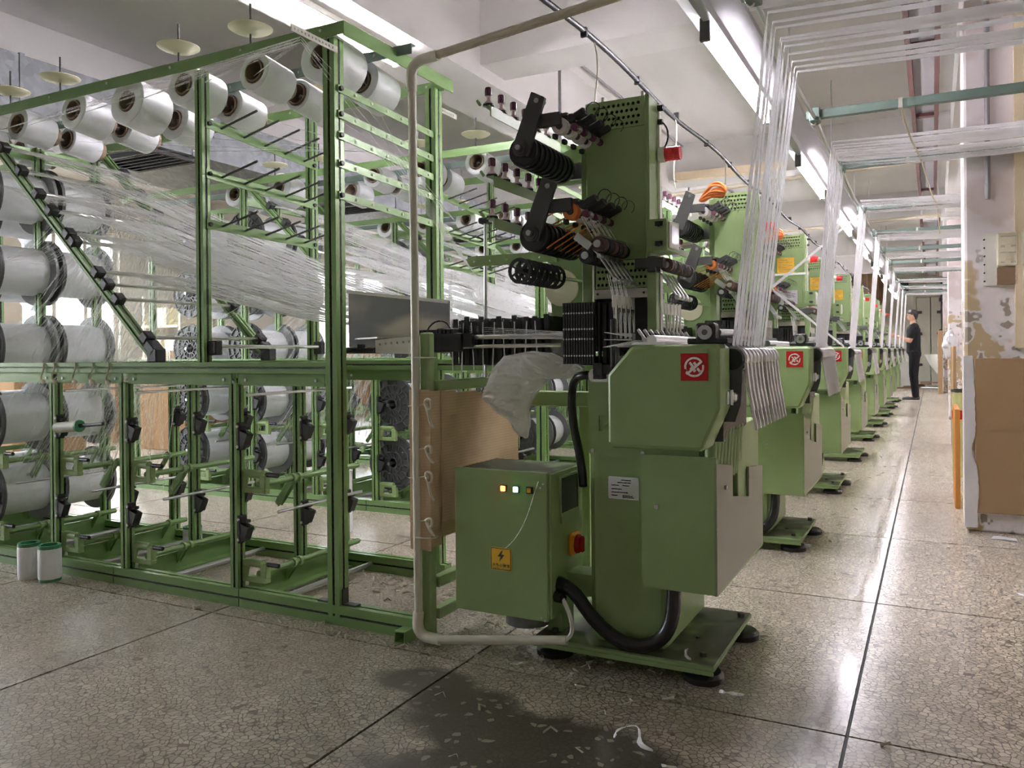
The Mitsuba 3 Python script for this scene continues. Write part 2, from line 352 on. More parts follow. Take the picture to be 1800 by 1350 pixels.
# columns
def column(i, x, y):
    c = struct(f'wall_column_{i}', bx(x, x+0.62, y, y+0.6, 0, ZC, 0.012), 'peeling', ['near column with peeling paint beside the aisle', 'second column along the aisle', 'third column far along the aisle'][i-1])
    return c
column(1, 0.158, 5.08); column(2, 0.194, 12.9); column(3, 0.21, 20.9)
struct('trim_10', bx(0.39, 0.8, 5.03, 5.08, 1.0, ZC), 'beige', 'beige boarding on the near column')
rr = np.random.default_rng(3)
cb = thing('cardboard_wrap', 'brown cardboard sheet taped round the foot of the near column', 'cardboard sheet')
part(cb, 'sheet', bx(0.20, 0.80, 5.045, 5.072, 0.11, 0.945, 0.003), 'wrapped_card')
for z, t in ((0.74, -0.01), (0.66, 0.006), (0.565, 0.012), (0.42, -0.015), (0.33, 0.01)):
    part(cb, 'tape_strip', ribbon([(0.205, 5.0425, z), (0.5, 5.0425, z+t), (0.79, 5.0425, z+t*2)], 0.028, 0.001, (0, 0, 1)), 'wrapped_card')
g = np.linspace(0, 1, 46)
edge = [(0.165+0.035*q+0.02*math.sin(a*37)*q+0.012*rr.random(), 0.03+0.93*a) for a in g for q in (0,)]
out = [(0.152-0.003*rr.random(), 0.03+0.93*a) for a in g]+[(0.178+0.05*float(meshkit.noise(np.array([a*9, 1.5, 0])))*(1.2-.6*a)+0.006*rr.random(), 0.03+0.93*a) for a in g[::-1]]
part(cb, 'clear_film', prism(Polygon(out).buffer(0), 'y', 5.034, 5.044), 'film', label='crumpled clear tape along the column edge')
part(cb, 'clear_film', prism([(5.06, 0.03), (5.3, 0.05), (5.28, 0.5), (5.31, 0.96), (5.06, 0.96)], 'x', 0.149, 0.156), 'film')
sw = thing('switch_box', 'cream switch and socket panel on the near column', 'switch panel')
part(sw, 'back_plate', bx(0.245, 0.62, 5.062, 5.078, 1.335, 1.62), 'white_plastic')
for x in (0.308, 0.415):
    part(sw, 'switch_block', bx(x, x+0.098, 5.025, 5.062, 1.435, 1.615, 0.006), 'socket')
    for z in (1.48, 1.565):
        part(sw, 'knob', cyl((x+0.05, 5.025, z), (x+0.05, 5.012, z), 0.012, 14), 'socket')
        part(sw, 'slot_plate', cat(bx(x+0.015, x+0.035, 5.022, 5.026, z-0.03, z-0.02), bx(x+0.062, x+0.085, 5.022, 5.026, z-0.03, z-0.02), bx(x+0.015, x+0.085, 5.022, 5.026, z+0.024, z+0.03)), 'grey_paint')
part(sw, 'open_box', bx(0.308, 0.40, 5.03, 5.062, 1.338, 1.43), 'dark_wood', label='open brown junction box')
part(sw, 'open_box', bx(0.42, 0.513, 5.028, 5.062, 1.338, 1.43, 0.005), 'socket')
for k in range(6):
    part(sw, 'screw_hole', cyl((0.25, 5.063, 1.36+k*0.045), (0.25, 5.059, 1.36+k*0.045), 0.005, 8), 'ink')
solo('conduit_pipe', cyl((0.267, 5.05, 1.80), (0.267, 5.05, ZC), 0.013, 12), 'tray_grey', 'grey conduit running up the front of the near column', 'pipe')
solo('scrap_paper', ribbon(spline([(0.27, 4.93, 0.006), (0.33, 4.9, 0.012), (0.38, 4.9, 0.007)], 5), 0.035, 0.002, (0, 1, 0.2)), 'paper', 'white paper strip on the floor at the near column foot', 'paper scrap')
pl = solo('plank', bx(0.118, 0.148, 5.75, 6.3, 0.0, 0.62, 0.004), 'orange_wood', 'orange painted board leaning behind the near column', 'board')
cn = thing('paint_can', 'yellow and green tin standing behind the near column', 'can')
part(cn, 'can_body', cyl((0.19, 7.2, 0), (0.19, 7.2, 0.66), 0.06, 18), 'can'); part(cn, 'rim', lathe([(0, .06), (0, .068), (.02, .068), (.02, .05)], (0.19, 7.2, 0.66), (0, 0, 1), 18), 'dark_steel')
part(cn, 'label_band', cyl((0.19, 7.2, 0.45), (0.19, 7.2, 0.52), 0.0612, 18), 'red')
solo('leaning_cardboard', bx(0.165, 0.19, 8.5, 9.6, 0.0, 1.02, 0.004), 'cardboard_plain', 'brown cardboard leaning along the aisle by the tin', 'cardboard sheet')
solo('leaning_cardboard', bx(0.10, 0.19, 20.2, 20.85, 0.0, 1.4, 0.004), 'cardboard_plain', 'tall brown cardboard against the third column', 'cardboard sheet')
pb = thing('plastic_bag_bundle', 'bunched clear plastic bag tied to the second column', 'plastic bag')
part(pb, 'bag', (lambda m: (m[0]*np.array([0.09, 0.07, 0.2])+np.array([0.21, 12.82, 1.05])+0.05*(meshkit.noise(m[0]*3, 3)[:, None]-0.5), m[1]))(ball((0, 0, 0), 1, 3)), 'film', True)
bs = thing('basin', 'white plastic tub on a pedestal standing near the far door', 'tub')
part(bs, 'tub', lathe([(0, .0), (0, .17), (.05, .17), (.35, .16), (.62, .36), (.78, .44), (.86, .47), (.86, .44), (.7, .38), (.55, .2), (.5, 0)], (0.28, 22.2, 0), (0, 0, 1), 24), 'white_plastic')
for k in range(5):
    a = k*1.3
    solo('wood_offcut', mv(rotm(bx(-0.28, 0.28, -0.03, 0.03, 0, 0.035), 'z', 37*k), (-0.55+0.13*k, 22.7+0.1*math.sin(a), 0.036*k)), 'dark_wood', f'dark wooden offcut, {ORD[k]} from the bottom of the heap by the far door', 'wood scrap')

# air duct with vents, conduits, cable tray, lights
du = thing('air_duct', 'long galvanised air duct hung below the ceiling above the creels', 'air duct')
part(du, 'duct_body', bx(-5.9, -4.75, YF+0.1, 22, 2.45, 2.78), 'galvanised')
for i, y in enumerate((3.86, 6.2, 8.6, 11.0, 13.4)):
    v = part(du, 'vent', cat(bx(-5.45, -4.80, y, y+0.03, 2.42, 2.449), bx(-5.45, -4.80, y+0.36, y+0.39, 2.42, 2.449), bx(-5.45, -5.42, y+.03, y+0.36, 2.42, 2.449), bx(-4.83, -4.80, y+.03, y+0.36, 2.42, 2.449), bx(-5.42, -4.83, y+.03, y+.36, 2.445, 2.449)), 'black', label='black slatted vent under the duct')
    for k in range(5): part(v, 'slat', rotm(bx(-5.42, -4.83, y+0.045+k*0.064, y+0.085+k*0.064, 2.425, 2.43), 'x', 25, (0, y+0.065+k*0.064, 2.43)), 'dark_steel')
for k in range(5):
    part(du, 'hanger', cyl((-4.85, 1.5+3.3*k, 2.78), (-4.85, 1.5+3.3*k, ZC), 0.008, 8), 'steel')
part(du, 'seam', cat(*[bx(-5.91, -4.742, 0.4+1.25*k, 0.43+1.25*k, 2.442, 2.788) for k in range(14)]), 'galvanised', kind=None)
solo('trunking', cat(bx(-3.9, -2.53, 4.34, 4.42, 2.775, 2.86), bx(-2.60, -2.53, 4.37, 4.42, 2.86, ZC)), 'beige', 'beige cable trunking along the lower edge of the near cross beam', 'cable trunking')
solo('trunking', bx(-2.4, -1.3, 8.4, 8.5, 2.8, 2.88), 'beige', 'beige cable trunking along the second cross beam', 'cable trunking')
def arc(c, r, a0, a1, ax='xz', n=7):
    t = np.radians(np.linspace(a0, a1, n)); o = np.zeros((n, 3))+np.asarray(c, float)
    i, j = {'xz': (0, 2), 'xy': (0, 1), 'yz': (1, 2)}[ax]
    o[:, i] += r*np.cos(t); o[:, j] += r*np.sin(t); return o
pv = thing('pvc_pipe', 'cream PVC conduit rising from the floor and turning overhead beside the creel', 'pipe')
part(pv, 'riser', tube(np.vstack([[(-1.577, 2.32, 0.09)], [(-1.583, 2.32, 1.96)]]), 0.0145, 14), 'pvc')
part(pv, 'top_elbow', tube(np.vstack([[(-1.583, 2.32, 1.90)], arc((-1.533, 2.315, 1.95), 0.05, 180, 90), [(-1.47, 2.31, 2.002)]]), 0.018, 14), 'pvc')
part(pv, 'overhead_run', tube([(-1.49, 2.312, 2.002), (-0.6, 2.235, 2.05)], 0.0145, 14), 'conduit')
part(pv, 'foot_elbow', tube(np.vstack([[(-1.577, 2.32, 0.11)], arc((-1.537, 2.315, 0.07), 0.04, 180, 270), [(-1.485, 2.312, 0.03)]]), 0.019, 14), 'pvc')
part(pv, 'floor_run', tube([(-1.50, 2.308, 0.03), (-1.035, 2.352, 0.086)], 0.0145, 14), 'pvc')
part(pv, 'cable', tube(spline([(-1.045, 2.352, 0.086), (-1.022, 2.352, 0.105), (-1.022, 2.352, 0.16), (-1.06, 2.37, 0.215)], 8), 0.007, 10), 'white_plastic', label='pale grey cable curving out of the pipe end')
for z in (0.37, 0.985): part(pv, 'cable_tie', tube(np.array([(-1.555+0.045*math.cos(a), 2.335+0.032*math.sin(a), z) for a in np.linspace(0, 6.28, 17)]), 0.0025, 6), 'white_plastic')
cbl = thing('overhead_cable', 'black bundled cable running overhead along the row of looms', 'cable')
pts = [(-1.16, -1.0+0.55*k, 2.2+0.016*math.sin(k*1.9)) for k in range(44)]
part(cbl, 'cable', tube(spline(pts, 3), 0.011, 8), 'black', True)
for k in range(30):
    y = 1.6+0.62*k; part(cbl, 'cable_clip', bx(-1.172, -1.148, y, y+0.014, 2.188, 2.222), 'black')
for k in range(4):
    y = 2.95+1.1*k; part(cbl, 'hanging_string', tube(spline([(-1.16, y, 2.2), (-1.155, y+0.01, 2.05), (-1.165, y, 1.92), (-1.155, y, 1.82)], 4), 0.004, 6), 'grey_paint')
# pipes under the ceiling
for i, (y, z) in enumerate(((7.3, 2.42), (11.2, 2.55))):
    solo('ceiling_pipe', cyl((-2.4, y, z), (0.1, y-0.25, z+0.05), 0.02, 10), 'conduit', ['pale conduit crossing above the second and third looms', 'pale conduit crossing above the fourth and fifth looms'][i], 'pipe')
solo('ceiling_conduit', tube([(-2.35, 5.3, 2.4), (-2.35, 5.3, 3.17), (-2.35, 8.49, 3.17)], 0.012, 8), 'tray_grey', 'thin grey conduit dropping from the ceiling left of the nearest loom', 'pipe')
solo('ceiling_conduit', tube([(-2.42, 9.0, 2.3), (-2.42, 9.0, 3.17), (-2.42, 12.5, 3.17)], 0.012, 8), 'tray_grey', 'thin grey conduit dropping from the ceiling behind the red beacon', 'pipe')
ct = thing('cable_tray', 'grey overhead cable tray with red slotted side rails above the aisle', 'cable tray')
part(ct, 'tray_bed', bx(-0.10, 0.02, 3.3, 10.2, 2.76, 2.775), 'tray_grey')
for x in (-0.13, 0.02):
    g = sbox(3.3, 2.72, 10.2, 2.79)
    g = g.difference(unary_union([sbox(3.4+0.16*k, 2.745, 3.48+0.16*k, 2.762) for k in range(42)]))
    part(ct, 'side_rail', prism(g, 'x', x, x+0.028), 'rust')
for k in range(5): part(ct, 'cross_rung', bx(-0.13, 0.05, 3.6+1.6*k, 3.66+1.6*k, 2.735, 2.76), 'rust')
for k in range(4):
    y = 11.2+2.4*k; t = thing('cable_tray', f'short {ORD[k]} red framed tray bracket beyond the long overhead tray', 'cable tray')
    part(t, 'tray_bed', bx(-0.10, 0.06, y, y+0.9, 2.56, 2.575), 'tray_grey'); part(t, 'side_rail', bx(-0.13, -0.1, y, y+0.9, 2.53, 2.6), 'rust'); part(t, 'side_rail', bx(0.06, 0.09, y, y+0.9, 2.53, 2.6), 'rust')
    part(t, 'hanger', cat(*[cyl((a, y+b, 2.58), (a, y+b, ZC), .008, 6) for a in (-.115, .075) for b in (.15, .75)]), 'steel')
def tube_light(name, key, x, y, z, L, label, group=None):
    pass
scene['mat_tube'] = {'type': 'diffuse', 'reflectance': rgb((0.9, 0.9, 0.9))}
tubem = shape(cyl((0, 0, 0), (0, 1.2, 0), 0.018, 12), 'tube', True)
tubem['emitter'] = {'type': 'area', 'radiance': rgb((TUBE*1.02, TUBE*0.96, TUBE*1.05))}
tr = thing('light_trunking', 'long grey lighting trunking above the front of the loom row', 'light fixture')
prof = [(-0.02, 0.0), (0.02, 0.0), (0.03, 0.02), (0.085, 0.055), (0.105, 0.075), (0.10, 0.11), (0.06, 0.135), (-0.06, 0.135), (-0.10, 0.11), (-0.105, 0.075), (-0.085, 0.055), (-0.03, 0.02)]
part(tr, 'channel', mv(prism([(x, z) for x, z in prof], 'y', -1.5, 21.0), (-0.725, 0, 2.215)), 'trunk')
for k in range(10): part(tr, 'hanger', cyl((-0.725, 0.5+2.2*k, 2.35), (-0.725, 0.5+2.2*k, ZC), 0.006, 8), 'steel')
LX, LZ, LY0, LP = -0.74, 2.165, 3.02, 2.335
for k in range(8):
    y = LY0+LP*k
    t = thing('fluorescent_lamp', f'glowing fluorescent tube, {ORD[k]} along the trunking above the looms', 'lamp')
    part(t, 'tube', {**tubem, 'to_world': T().translate([LX, y, LZ])}, None)
    for yy, s in ((y, -1), (y+1.2, 1)):
        part(t, 'end_cap', cyl((LX, yy, LZ), (LX, yy+s*0.03, LZ), 0.017, 12), 'steel')
        part(t, 'holder', bx(LX-0.018, LX+0.018, yy+s*0.012, yy+s*0.032, LZ-0.02, 2.23), 'dark_steel')
for k in range(4):
    y = 2.62+3.1*k
    t = thing('fluorescent_lamp', f'glowing fluorescent tube, {ORD[k]} under the long beam over the creels', 'lamp')
    part(t, 'tube', {**tubem, 'to_world': T().translate([-2.72, y, 2.66])}, None)
    part(t, 'batten', bx(-2.77, -2.67, y-0.05, y+1.25, 2.685, 2.718, 0.004), 'white_plastic')
    for yy, s in ((y, -1), (y+1.2, 1)): part(t, 'holder', bx(-2.738, -2.702, yy, yy+s*0.02, 2.64, 2.69), 'white_plastic')
for k in range(2):
    y = 1.6+1.45*k
    t = thing('fluorescent_lamp', f'fluorescent tube, {ORD[k]} beyond the air duct at the far left', 'lamp')
    part(t, 'tube', {**tubem, 'to_world': T().translate([-6.6, y, 2.9])}, None); part(t, 'batten', bx(-6.65, -6.55, y-0.05, y+1.25, 2.925, 2.96), 'white_plastic')
    part(t, 'hanger', cat(cyl((-6.6, y+.2, 2.96), (-6.6, y+.2, ZC), .006, 6), cyl((-6.6, y+1, 2.96), (-6.6, y+1, ZC), .006, 6)), 'steel')
for k in range(3):
    y = 6.2+5*k
    t = thing('fluorescent_lamp', f'fluorescent tube, {ORD[k]} over the aisle beyond the columns', 'lamp')
    part(t, 'tube', {**tubem, 'to_world': T().translate([1.9, y, 2.7])}, None); part(t, 'batten', bx(1.85, 1.95, y-0.05, y+1.25, 2.725, 2.76), 'white_plastic')
    part(t, 'hanger', cat(cyl((1.9, y+.2, 2.76), (1.9, y+.2, ZC), .006, 6), cyl((1.9, y+1, 2.76), (1.9, y+1, ZC), .006, 6)), 'steel')

# ================================================================ needle looms
def logo_polys():
    ring = Point(0, 0).buffer(0.37, quad_segs=10).difference(Point(0, 0).buffer(0.295, quad_segs=10))
    cut = unary_union([LineString([(-0.36, -0.16), (-0.26, -0.32)]).buffer(0.0), Polygon([(-0.40, -0.10), (-0.30, -0.06), (-0.26, -0.16), (-0.36, -0.20)]), Polygon([(0.40, 0.12), (0.30, 0.06), (0.24, 0.14), (0.34, 0.22)])])
    ring = ring.difference(cut)
    W = 0.042
    sh = [ring, LineString([(-0.30, -0.20), (-0.25, -0.245), (0.29, 0.215)]).buffer(W, cap_style=2, join_style=2),
          LineString([(-0.17, 0.17), (-0.04, 0.02), (-0.15, -0.10)]).buffer(W, cap_style=2, join_style=2),
          LineString([(-0.01, 0.17), (0.085, 0.06)]).buffer(W, cap_style=2),
          LineString([(0.115, -0.045), (0.215, -0.17)]).buffer(W, cap_style=2), LineString([(-0.02, -0.17), (0.05, -0.10)]).buffer(W*.9, cap_style=2)]
    return unary_union(sh)
LOGO = logo_polys()
def holes(x0, x1, z0, z1, rows, cols, r):
    """A plate with staggered round holes."""
    g = sbox(x0, z0, x1, z1); hs = []
    for i in range(rows):
        for j in range(cols):
            x = x0+(x1-x0)*(j+0.65+(0.35 if i % 2 else 0))/(cols+0.7); z = z0+(z1-z0)*(i+0.6)/(rows+0.2)
            hs.append(Point(x, z).buffer(r, quad_segs=2))
    return g.difference(unary_union(hs))

L = thing('ribbon_loom', 'nearest green needle ribbon loom, with a square control cabinet at its left side', 'loom', 'ribbon looms in the row')
del labels[L]['group']
part(L, 'base_plate', cat(bx(-1.17, -0.575, 2.378, 2.93, 0.052, 0.07, 0.004), bx(-1.17, -0.58, 2.379, 2.388, 0.04, 0.054)), 'dusty_green')
for x, y in ((-0.625, 2.45), (-0.60, 2.87), (-1.12, 2.45), (-1.12, 2.87)):
    f = part(L, 'foot', lathe([(0, 0), (0, .060), (.018, .062), (.028, .052), (.030, .012), (.05, .012), (.05, 0)], (x, y, 0), (0, 0, 1), 24), 'rubber')
    part(f, 'nut', cyl((x, y, .07), (x, y, .082), .011, 6), 'dark_steel')
B = part(L, 'body', cat(bx(-0.985, -0.725, 2.42, 2.88, 0.072, 0.965, 0.022), bx(-0.74, -0.62, 2.44, 2.86, 0.62, 0.96, 0.01)), 'loom_green')
part(B, 'upper_panel', prism(rpoly(-0.978, -0.625, 0.665, 0.93, 0.02), 'y', 2.412, 2.421), 'loom_green')
part(B, 'embossed_mark', cat(*[bx(a, b, 2.408, 2.413, c, d) for a, b, c, d in ((-0.945, -0.90, .795, .798), (-0.945, -0.942, .745, .798), (-0.90, -0.897, .772, .798), (-0.945, -0.925, .745, .748))], mv(rotm(bx(-.03, .03, 0, .004, 0, .003), 'y', -42), (-0.918, 2.409, .768))), 'loom_green')
for x in (-0.965, -0.80): part(B, 'panel_screw', cyl((x, 2.412, .685), (x, 2.408, .685), .006, 10), 'steel')
P = part(L, 'rating_plate', prism(rpoly(-0.915, -0.815, 0.535, 0.605, 0.003), 'y', 2.416, 2.4205), 'paper', label='small white rating plate with fine print')
part(P, 'fine_print', cat(*[bx(a, b, 2.4152, 2.4165, z, z+0.003) for a, b, z in ((-.872, -.84, .594), (-.885, -.84, .586), (-.905, -.88, .577), (-.868, -.845, .577), (-.905, -.87, .565), (-.905, -.85, .555), (-.905, -.885, .545), (-.868, -.835, .545), (-.868, -.83, .540))]), 'ink')
# front cover with the emblem
def shrink(pts, d): return list(Polygon(pts).buffer(-d, join_style=2).exterior.coords)[:-1]
cov = [(-.826, .935), (-.757, 1.012), (-.748, 1.018), (-.512, 1.018), (-.500, 1.006), (-.500, .843), (-.547, .735), (-.560, .726), (-.812, .726), (-.826, .740)]
hp = trimesh.convex.convex_hull(np.array([(x, 2.17, z) for x, z in shrink(cov, 0.012)]+[(x, 2.175, z) for x, z in shrink(cov, 0.005)]+[(x, 2.186, z) for x, z in cov]+[(x, 2.268, z) for x, z in cov]))
Cv = part(L, 'front_cover', (np.array(hp.vertices), np.array(hp.faces)), 'loom_green', 25)
part(Cv, 'cover_gasket', prism(Polygon(cov).buffer(-0.004), 'y', 2.268, 2.276), 'black', label='black gasket behind the cover')
E_ = part(Cv, 'emblem_plate', bx(-0.609, -0.535, 2.1675, 2.1705, 0.919, 0.993), 'red', label='square red emblem plate with a white ring and chevron mark')
from shapely import affinity
EX, EZ, ES = -0.572, 0.956, 0.0735
lg = part(L, 'emblem_mark', prism(affinity.translate(affinity.scale(LOGO, ES, ES, origin=(0, 0)), EX, EZ), 'y', 2.1662, 2.1676), 'logo_white', label='white ring and chevron mark')
part(Cv, 'latch', cat(bx(-0.502, -0.494, 2.225, 2.255, 0.852, 0.89, 0.002), bx(-0.50, -0.478, 2.255, 2.30, 0.858, 0.884, 0.006), cyl((-0.49, 2.25, 0.85), (-0.49, 2.25, 0.892), 0.004, 8)), 'chrome', label='chrome toggle latch')
part(L, 'inner_frame', cat(bx(-0.80, -0.52, 2.276, 2.30, 0.745, 1.005), bx(-0.62, -0.56, 2.36, 2.80, 0.74, 0.985, 0.01)), 'dark_steel')
part(L, 'take_off_guard', prism([(-.53, .80), (-.49, .80), (-.475, .85), (-.47, .93), (-.475, .985), (-.53, .985)], 'y', 2.288, 2.297), 'flange')
part(L, 'chute', cat(*[cyl((-0.585, 2.37+k*0.045, 0.60), (-0.575, 2.37+k*0.045, 0.76), 0.018, 8) for k in range(9)]), 'loom_green', True)
# collecting tray
Tr = part(L, 'tape_tray', cat(bx(-0.783, -0.556, 2.345, 2.353, 0.29, 0.69), bx(-0.783, -0.776, 2.35, 3.05, 0.29, 0.66), bx(-0.783, -0.556, 2.35, 3.05, 0.288, 0.296), bx(-0.783, -0.556, 3.042, 3.05, 0.29, 0.58)), 'loom_green', label='hanging sheet metal tray with a stepped cut in its side')
part(Tr, 'side_panel', prism([(2.345, .288), (3.05, .300), (3.05, .580), (2.805, .605), (2.805, .505), (2.557, .545), (2.557, .641), (2.345, .673)], 'x', -0.564, -0.556), 'grey_green', label='bare grey side panel with a stepped slot')
part(Tr, 'rear_box', bx(-0.70, -0.566, 2.68, 3.03, 0.30, 0.755, 0.003), 'loom_green')
for p0, p1 in (((-0.735, 2.345, .535), (-0.735, 2.338, .535)), ((-0.556, 2.445, .59), (-0.549, 2.445, .59))): part(Tr, 'screw', cyl(p0, p1, .007, 10), 'steel')
# take-off: drawing rings and guide strips, along the loom
TY = [2.300+k*0.054+(0.014 if k >= 5 else 0) for k in range(10)]
part(L, 'take_off_shaft', cyl((-0.497, 2.285, 0.975), (-0.497, 2.86, 0.975), 0.030, 18), 'black')
for y in TY:
    part(L, 'drawing_ring', lathe([(0, .026), (0, .034), (.005, .038), (.036, .038), (.041, .034), (.041, .026)], (-0.497, y+.002, 0.975), (0, 1, 0), 18), 'ring_chrome')
    g0 = [(-0.466, 0.965), (-0.464, 0.935), (-0.459, 0.885), (-0.450, 0.83), (-0.444, 0.795), (-0.442, 0.778)]
    m = ribbon([(x, y+.026+(0.955-z)*0.1, z) for x, z in g0], [.046, .048, .048, .048, .040, .006], .002, (0, 1, 0))
    h_ = part(L, 'guide_strip', m, 'flange', 20)
    part(h_, 'strip_rib', cat(ribbon([(x+.0035, y+.006+(0.955-z)*0.1, z) for x, z in g0], .010, .007, (0, 1, 0)), ribbon([(x+.002, y+.034+(0.955-z)*0.1, z) for x, z in g0[:4]], .016, .003, (0, 1, 0))), 'ring_white', 20)
for k in range(8):
    part(L, 'tape_hook', tube(arc((-0.545, 2.31+k*0.058, 0.995), 0.028, 20, 200, 'xz', 7), 0.006, 6), 'dark_steel')
# weaving line on top
part(L, 'breast_bar', cat(cyl((-0.70, 2.2, 1.032), (-0.70, 2.8, 1.032), 0.014, 12), bx(-0.76, -0.66, 2.2, 2.8, 1.018, 1.026)), 'chrome')
bb = part(L, 'bearing_block', cat(bx(-0.577, -0.523, 2.20, 2.25, 1.018, 1.076, .006), bx(-0.60, -0.49, 2.20, 2.27, 1.018, 1.034, .003)), 'black')
part(bb, 'bearing_ring', lathe([(0, .008), (0, .02), (.006, .02), (.006, .008)], (-0.55, 2.2, 1.05), (0, -1, 0), 20), 'steel'); part(bb, 'bearing_core', cyl((-0.55, 2.2, 1.05), (-0.55, 2.197, 1.05), .009, 12), 'grey_flange')
part(L, 'cross_shaft', cyl((-0.53, 2.75, 1.055), (-0.53, 2.26, 1.05), 0.011, 12), 'chrome')
for k in range(10):
    y = 2.24+k*0.056
    part(L, 'weft_finger', cat(rotm(bx(-0.735, -0.728, y, y+.011, 1.03, 1.072), 'y', -35, (-0.73, y, 1.03)), bx(-0.735, -0.70, y-.008, y+.008, 1.026, 1.038)), 'steel')
    part(L, 'reed_head', lathe([(0, 0), (0, .014), (.02, .014), (.024, .006), (.026, 0)], (-0.76, y+0.01, 1.032), (0, 0, 1), 10), 'black')
fan = []
for k in range(10):
    y = 2.27+k*0.052
    for j in range(9): fan.append([(-0.865, y+(j-4)*0.005, 1.035+(j % 3-1)*0.022), (-0.80, y+(j-4)*0.003, 1.035+(j % 3-1)*0.01), (-0.735, y, 1.036)])
part(L, 'warp_fan', threads(fan, 0.0011), 'thread', True, label='white warp threads fanning into the weaving heads', kind='stuff')
# shafts of heddle frames
FR = sbox(2.335, 0.962, 2.745, 1.153).difference(sbox(2.352, 0.985, 2.728, 1.13))
frm = shape(prism(FR, 'x', 0, 0.0065), 'black')
dots = cat(*[bx(0.001, 0.0055, 2.3335, 2.336, z, z+0.005) for z in (0.985, 1.037, 1.068, 1.118)])
dotm = shape(dots, 'steel')
for k in range(12):
    h = part(L, 'heddle_frame', frm, None, to_world=T().translate([-1.032+k*0.0088, 0, 0]))
    part(h, 'frame_screws', dotm, None, to_world=T().translate([-1.032+k*0.0088, 0, 0]))
for k in range(6):
    part(L, 'heddle_frame', frm, None, to_world=T().translate([-0.922+k*0.0105, 0.02+0.012*(k % 2), -0.004*(k % 3)]))
part(L, 'frame_guide', cat(bx(-0.862, -0.848, 2.30, 2.325, 0.95, 1.10, .004), bx(-0.93, -0.90, 2.33, 2.37, 0.915, 0.965), bx(-0.90, -0.855, 2.335, 2.40, 0.93, 0.96)), 'black')
part(L, 'white_guard', prism(rpoly(-0.965, -0.80, 0.905, 0.945, 0.015), 'y', 2.38, 2.41), 'white_plastic')
for k in range(8):
    y = 2.33+k*0.043
    h = part(L, 'harness_hanger', cat(bx(-0.866, -0.862, y, y+.026, 1.135, 1.172), bx(-0.867, -0.861, y+.027, y+.033, 1.04, 1.175)), 'white_plastic')
    part(h, 'harness_cord', threads([[(-0.864, y+.005, 1.14), (-0.86, y+.012, 1.04)], [(-0.864, y+.02, 1.14), (-0.858, y+.01, 1.04)], [(-0.88, y, 1.235), (-0.865, y+.01, 1.16)], [(-0.88, y+.02, 1.235), (-0.865, y+.02, 1.16)]], 0.0012), 'thread', True)
for k in range(5):
    y = 2.56+k*0.04
    part(L, 'harness_hanger', cat(bx(-0.775, -0.771, y, y+.026, 1.12, 1.155), bx(-0.776, -0.77, y+.027, y+.032, 1.04, 1.16)), 'white_plastic')
# column
Co = part(L, 'column', cat(bx(-1.03, -0.82, 2.535, 2.66, 1.30, 1.735, .003), bx(-1.03, -1.015, 2.535, 2.66, 1.735, 1.83), bx(-0.835, -0.82, 2.535, 2.66, 1.735, 1.83), bx(-1.03, -0.82, 2.535, 2.66, 1.822, 1.83), bx(-1.02, -0.83, 2.655, 2.66, 1.735, 1.83)), 'loom_green')
part(Co, 'vent_panel', prism(holes(-1.016, -0.834, 1.735, 1.823, 4, 10, .0056), 'y', 2.535, 2.539), 'loom_green', label='panel with rows of round vent holes')
part(Co, 'vent_backing', bx(-1.014, -0.836, 2.60, 2.605, 1.736, 1.82), 'black')
part(Co, 'edge_strip', bx(-0.822, -0.808, 2.528, 2.62, 1.30, 1.832, .002), 'loom_green')
part(Co, 'rear_strip', bx(-0.808, -0.800, 2.615, 2.64, 1.05, 1.82), 'white_plastic')
part(Co, 'side_plate', bx(-1.066, -1.03, 2.58, 2.72, 1.06, 1.815, .002), 'loom_green')
for x in (-0.99, -0.85): part(Co, 'lifting_pin', cyl((x, 2.59, 1.83), (x, 2.59, 1.862), .005, 8), 'steel')
part(Co, 'knob', lathe([(0, 0), (0, .014), (.006, .014), (.012, .01), (.014, 0)], (-0.945, 2.6, 1.83), (0, 0, 1), 12), 'black')
part(Co, 'cable_gland', cat(cyl((-0.80, 2.60, 1.80), (-0.782, 2.60, 1.80), .010, 10), cyl((-0.80, 2.60, 1.755), (-0.785, 2.60, 1.755), .009, 10)), 'black')
part(Co, 'beacon_wire', tube(spline([(-0.79, 2.60, 1.755), (-0.772, 2.60, 1.735), (-0.77, 2.61, 1.70), (-0.79, 2.62, 1.67)], 6), .003, 6), 'black')
bc = part(L, 'beacon_base', cyl((-0.802, 2.625, 1.652), (-0.782, 2.625, 1.652), .026, 18), 'white_plastic')
part(L, 'beacon_lens', lathe([(0, 0), (0, .0235)]+sum([[(.004+.006*k, .0235), (.007+.006*k, .0215)] for k in range(7)], [])+[(.046, .0235), (.05, .021), (.051, 0)], (-0.782, 2.625, 1.652), (1, 0, 0), 20), 'beacon', label='red beacon lamp')
part(L, 'lower_vent_panel', prism(holes(-0.985, -0.806, 1.205, 1.295, 4, 12, .0052), 'y', 2.50, 2.504), 'loom_green', label='lower panel with rows of round holes')
part(L, 'lower_vent_box', cat(bx(-0.985, -0.806, 2.53, 2.535, 1.0, 1.30), bx(-0.99, -0.984, 2.50, 2.60, 1.0, 1.30)), 'black')
part(L, 'steel_strip', bx(-0.985, -0.806, 2.492, 2.50, 1.172, 1.203, .001), 'sheet_steel')
for x in (-0.975, -0.818): part(L, 'strip_screw', cyl((x, 2.492, 1.188), (x, 2.489, 1.188), .004, 8), 'ink')
part(L, 'post', bx(-0.805, -0.775, 2.485, 2.515, 1.0, 1.27, .002), 'loom_green')
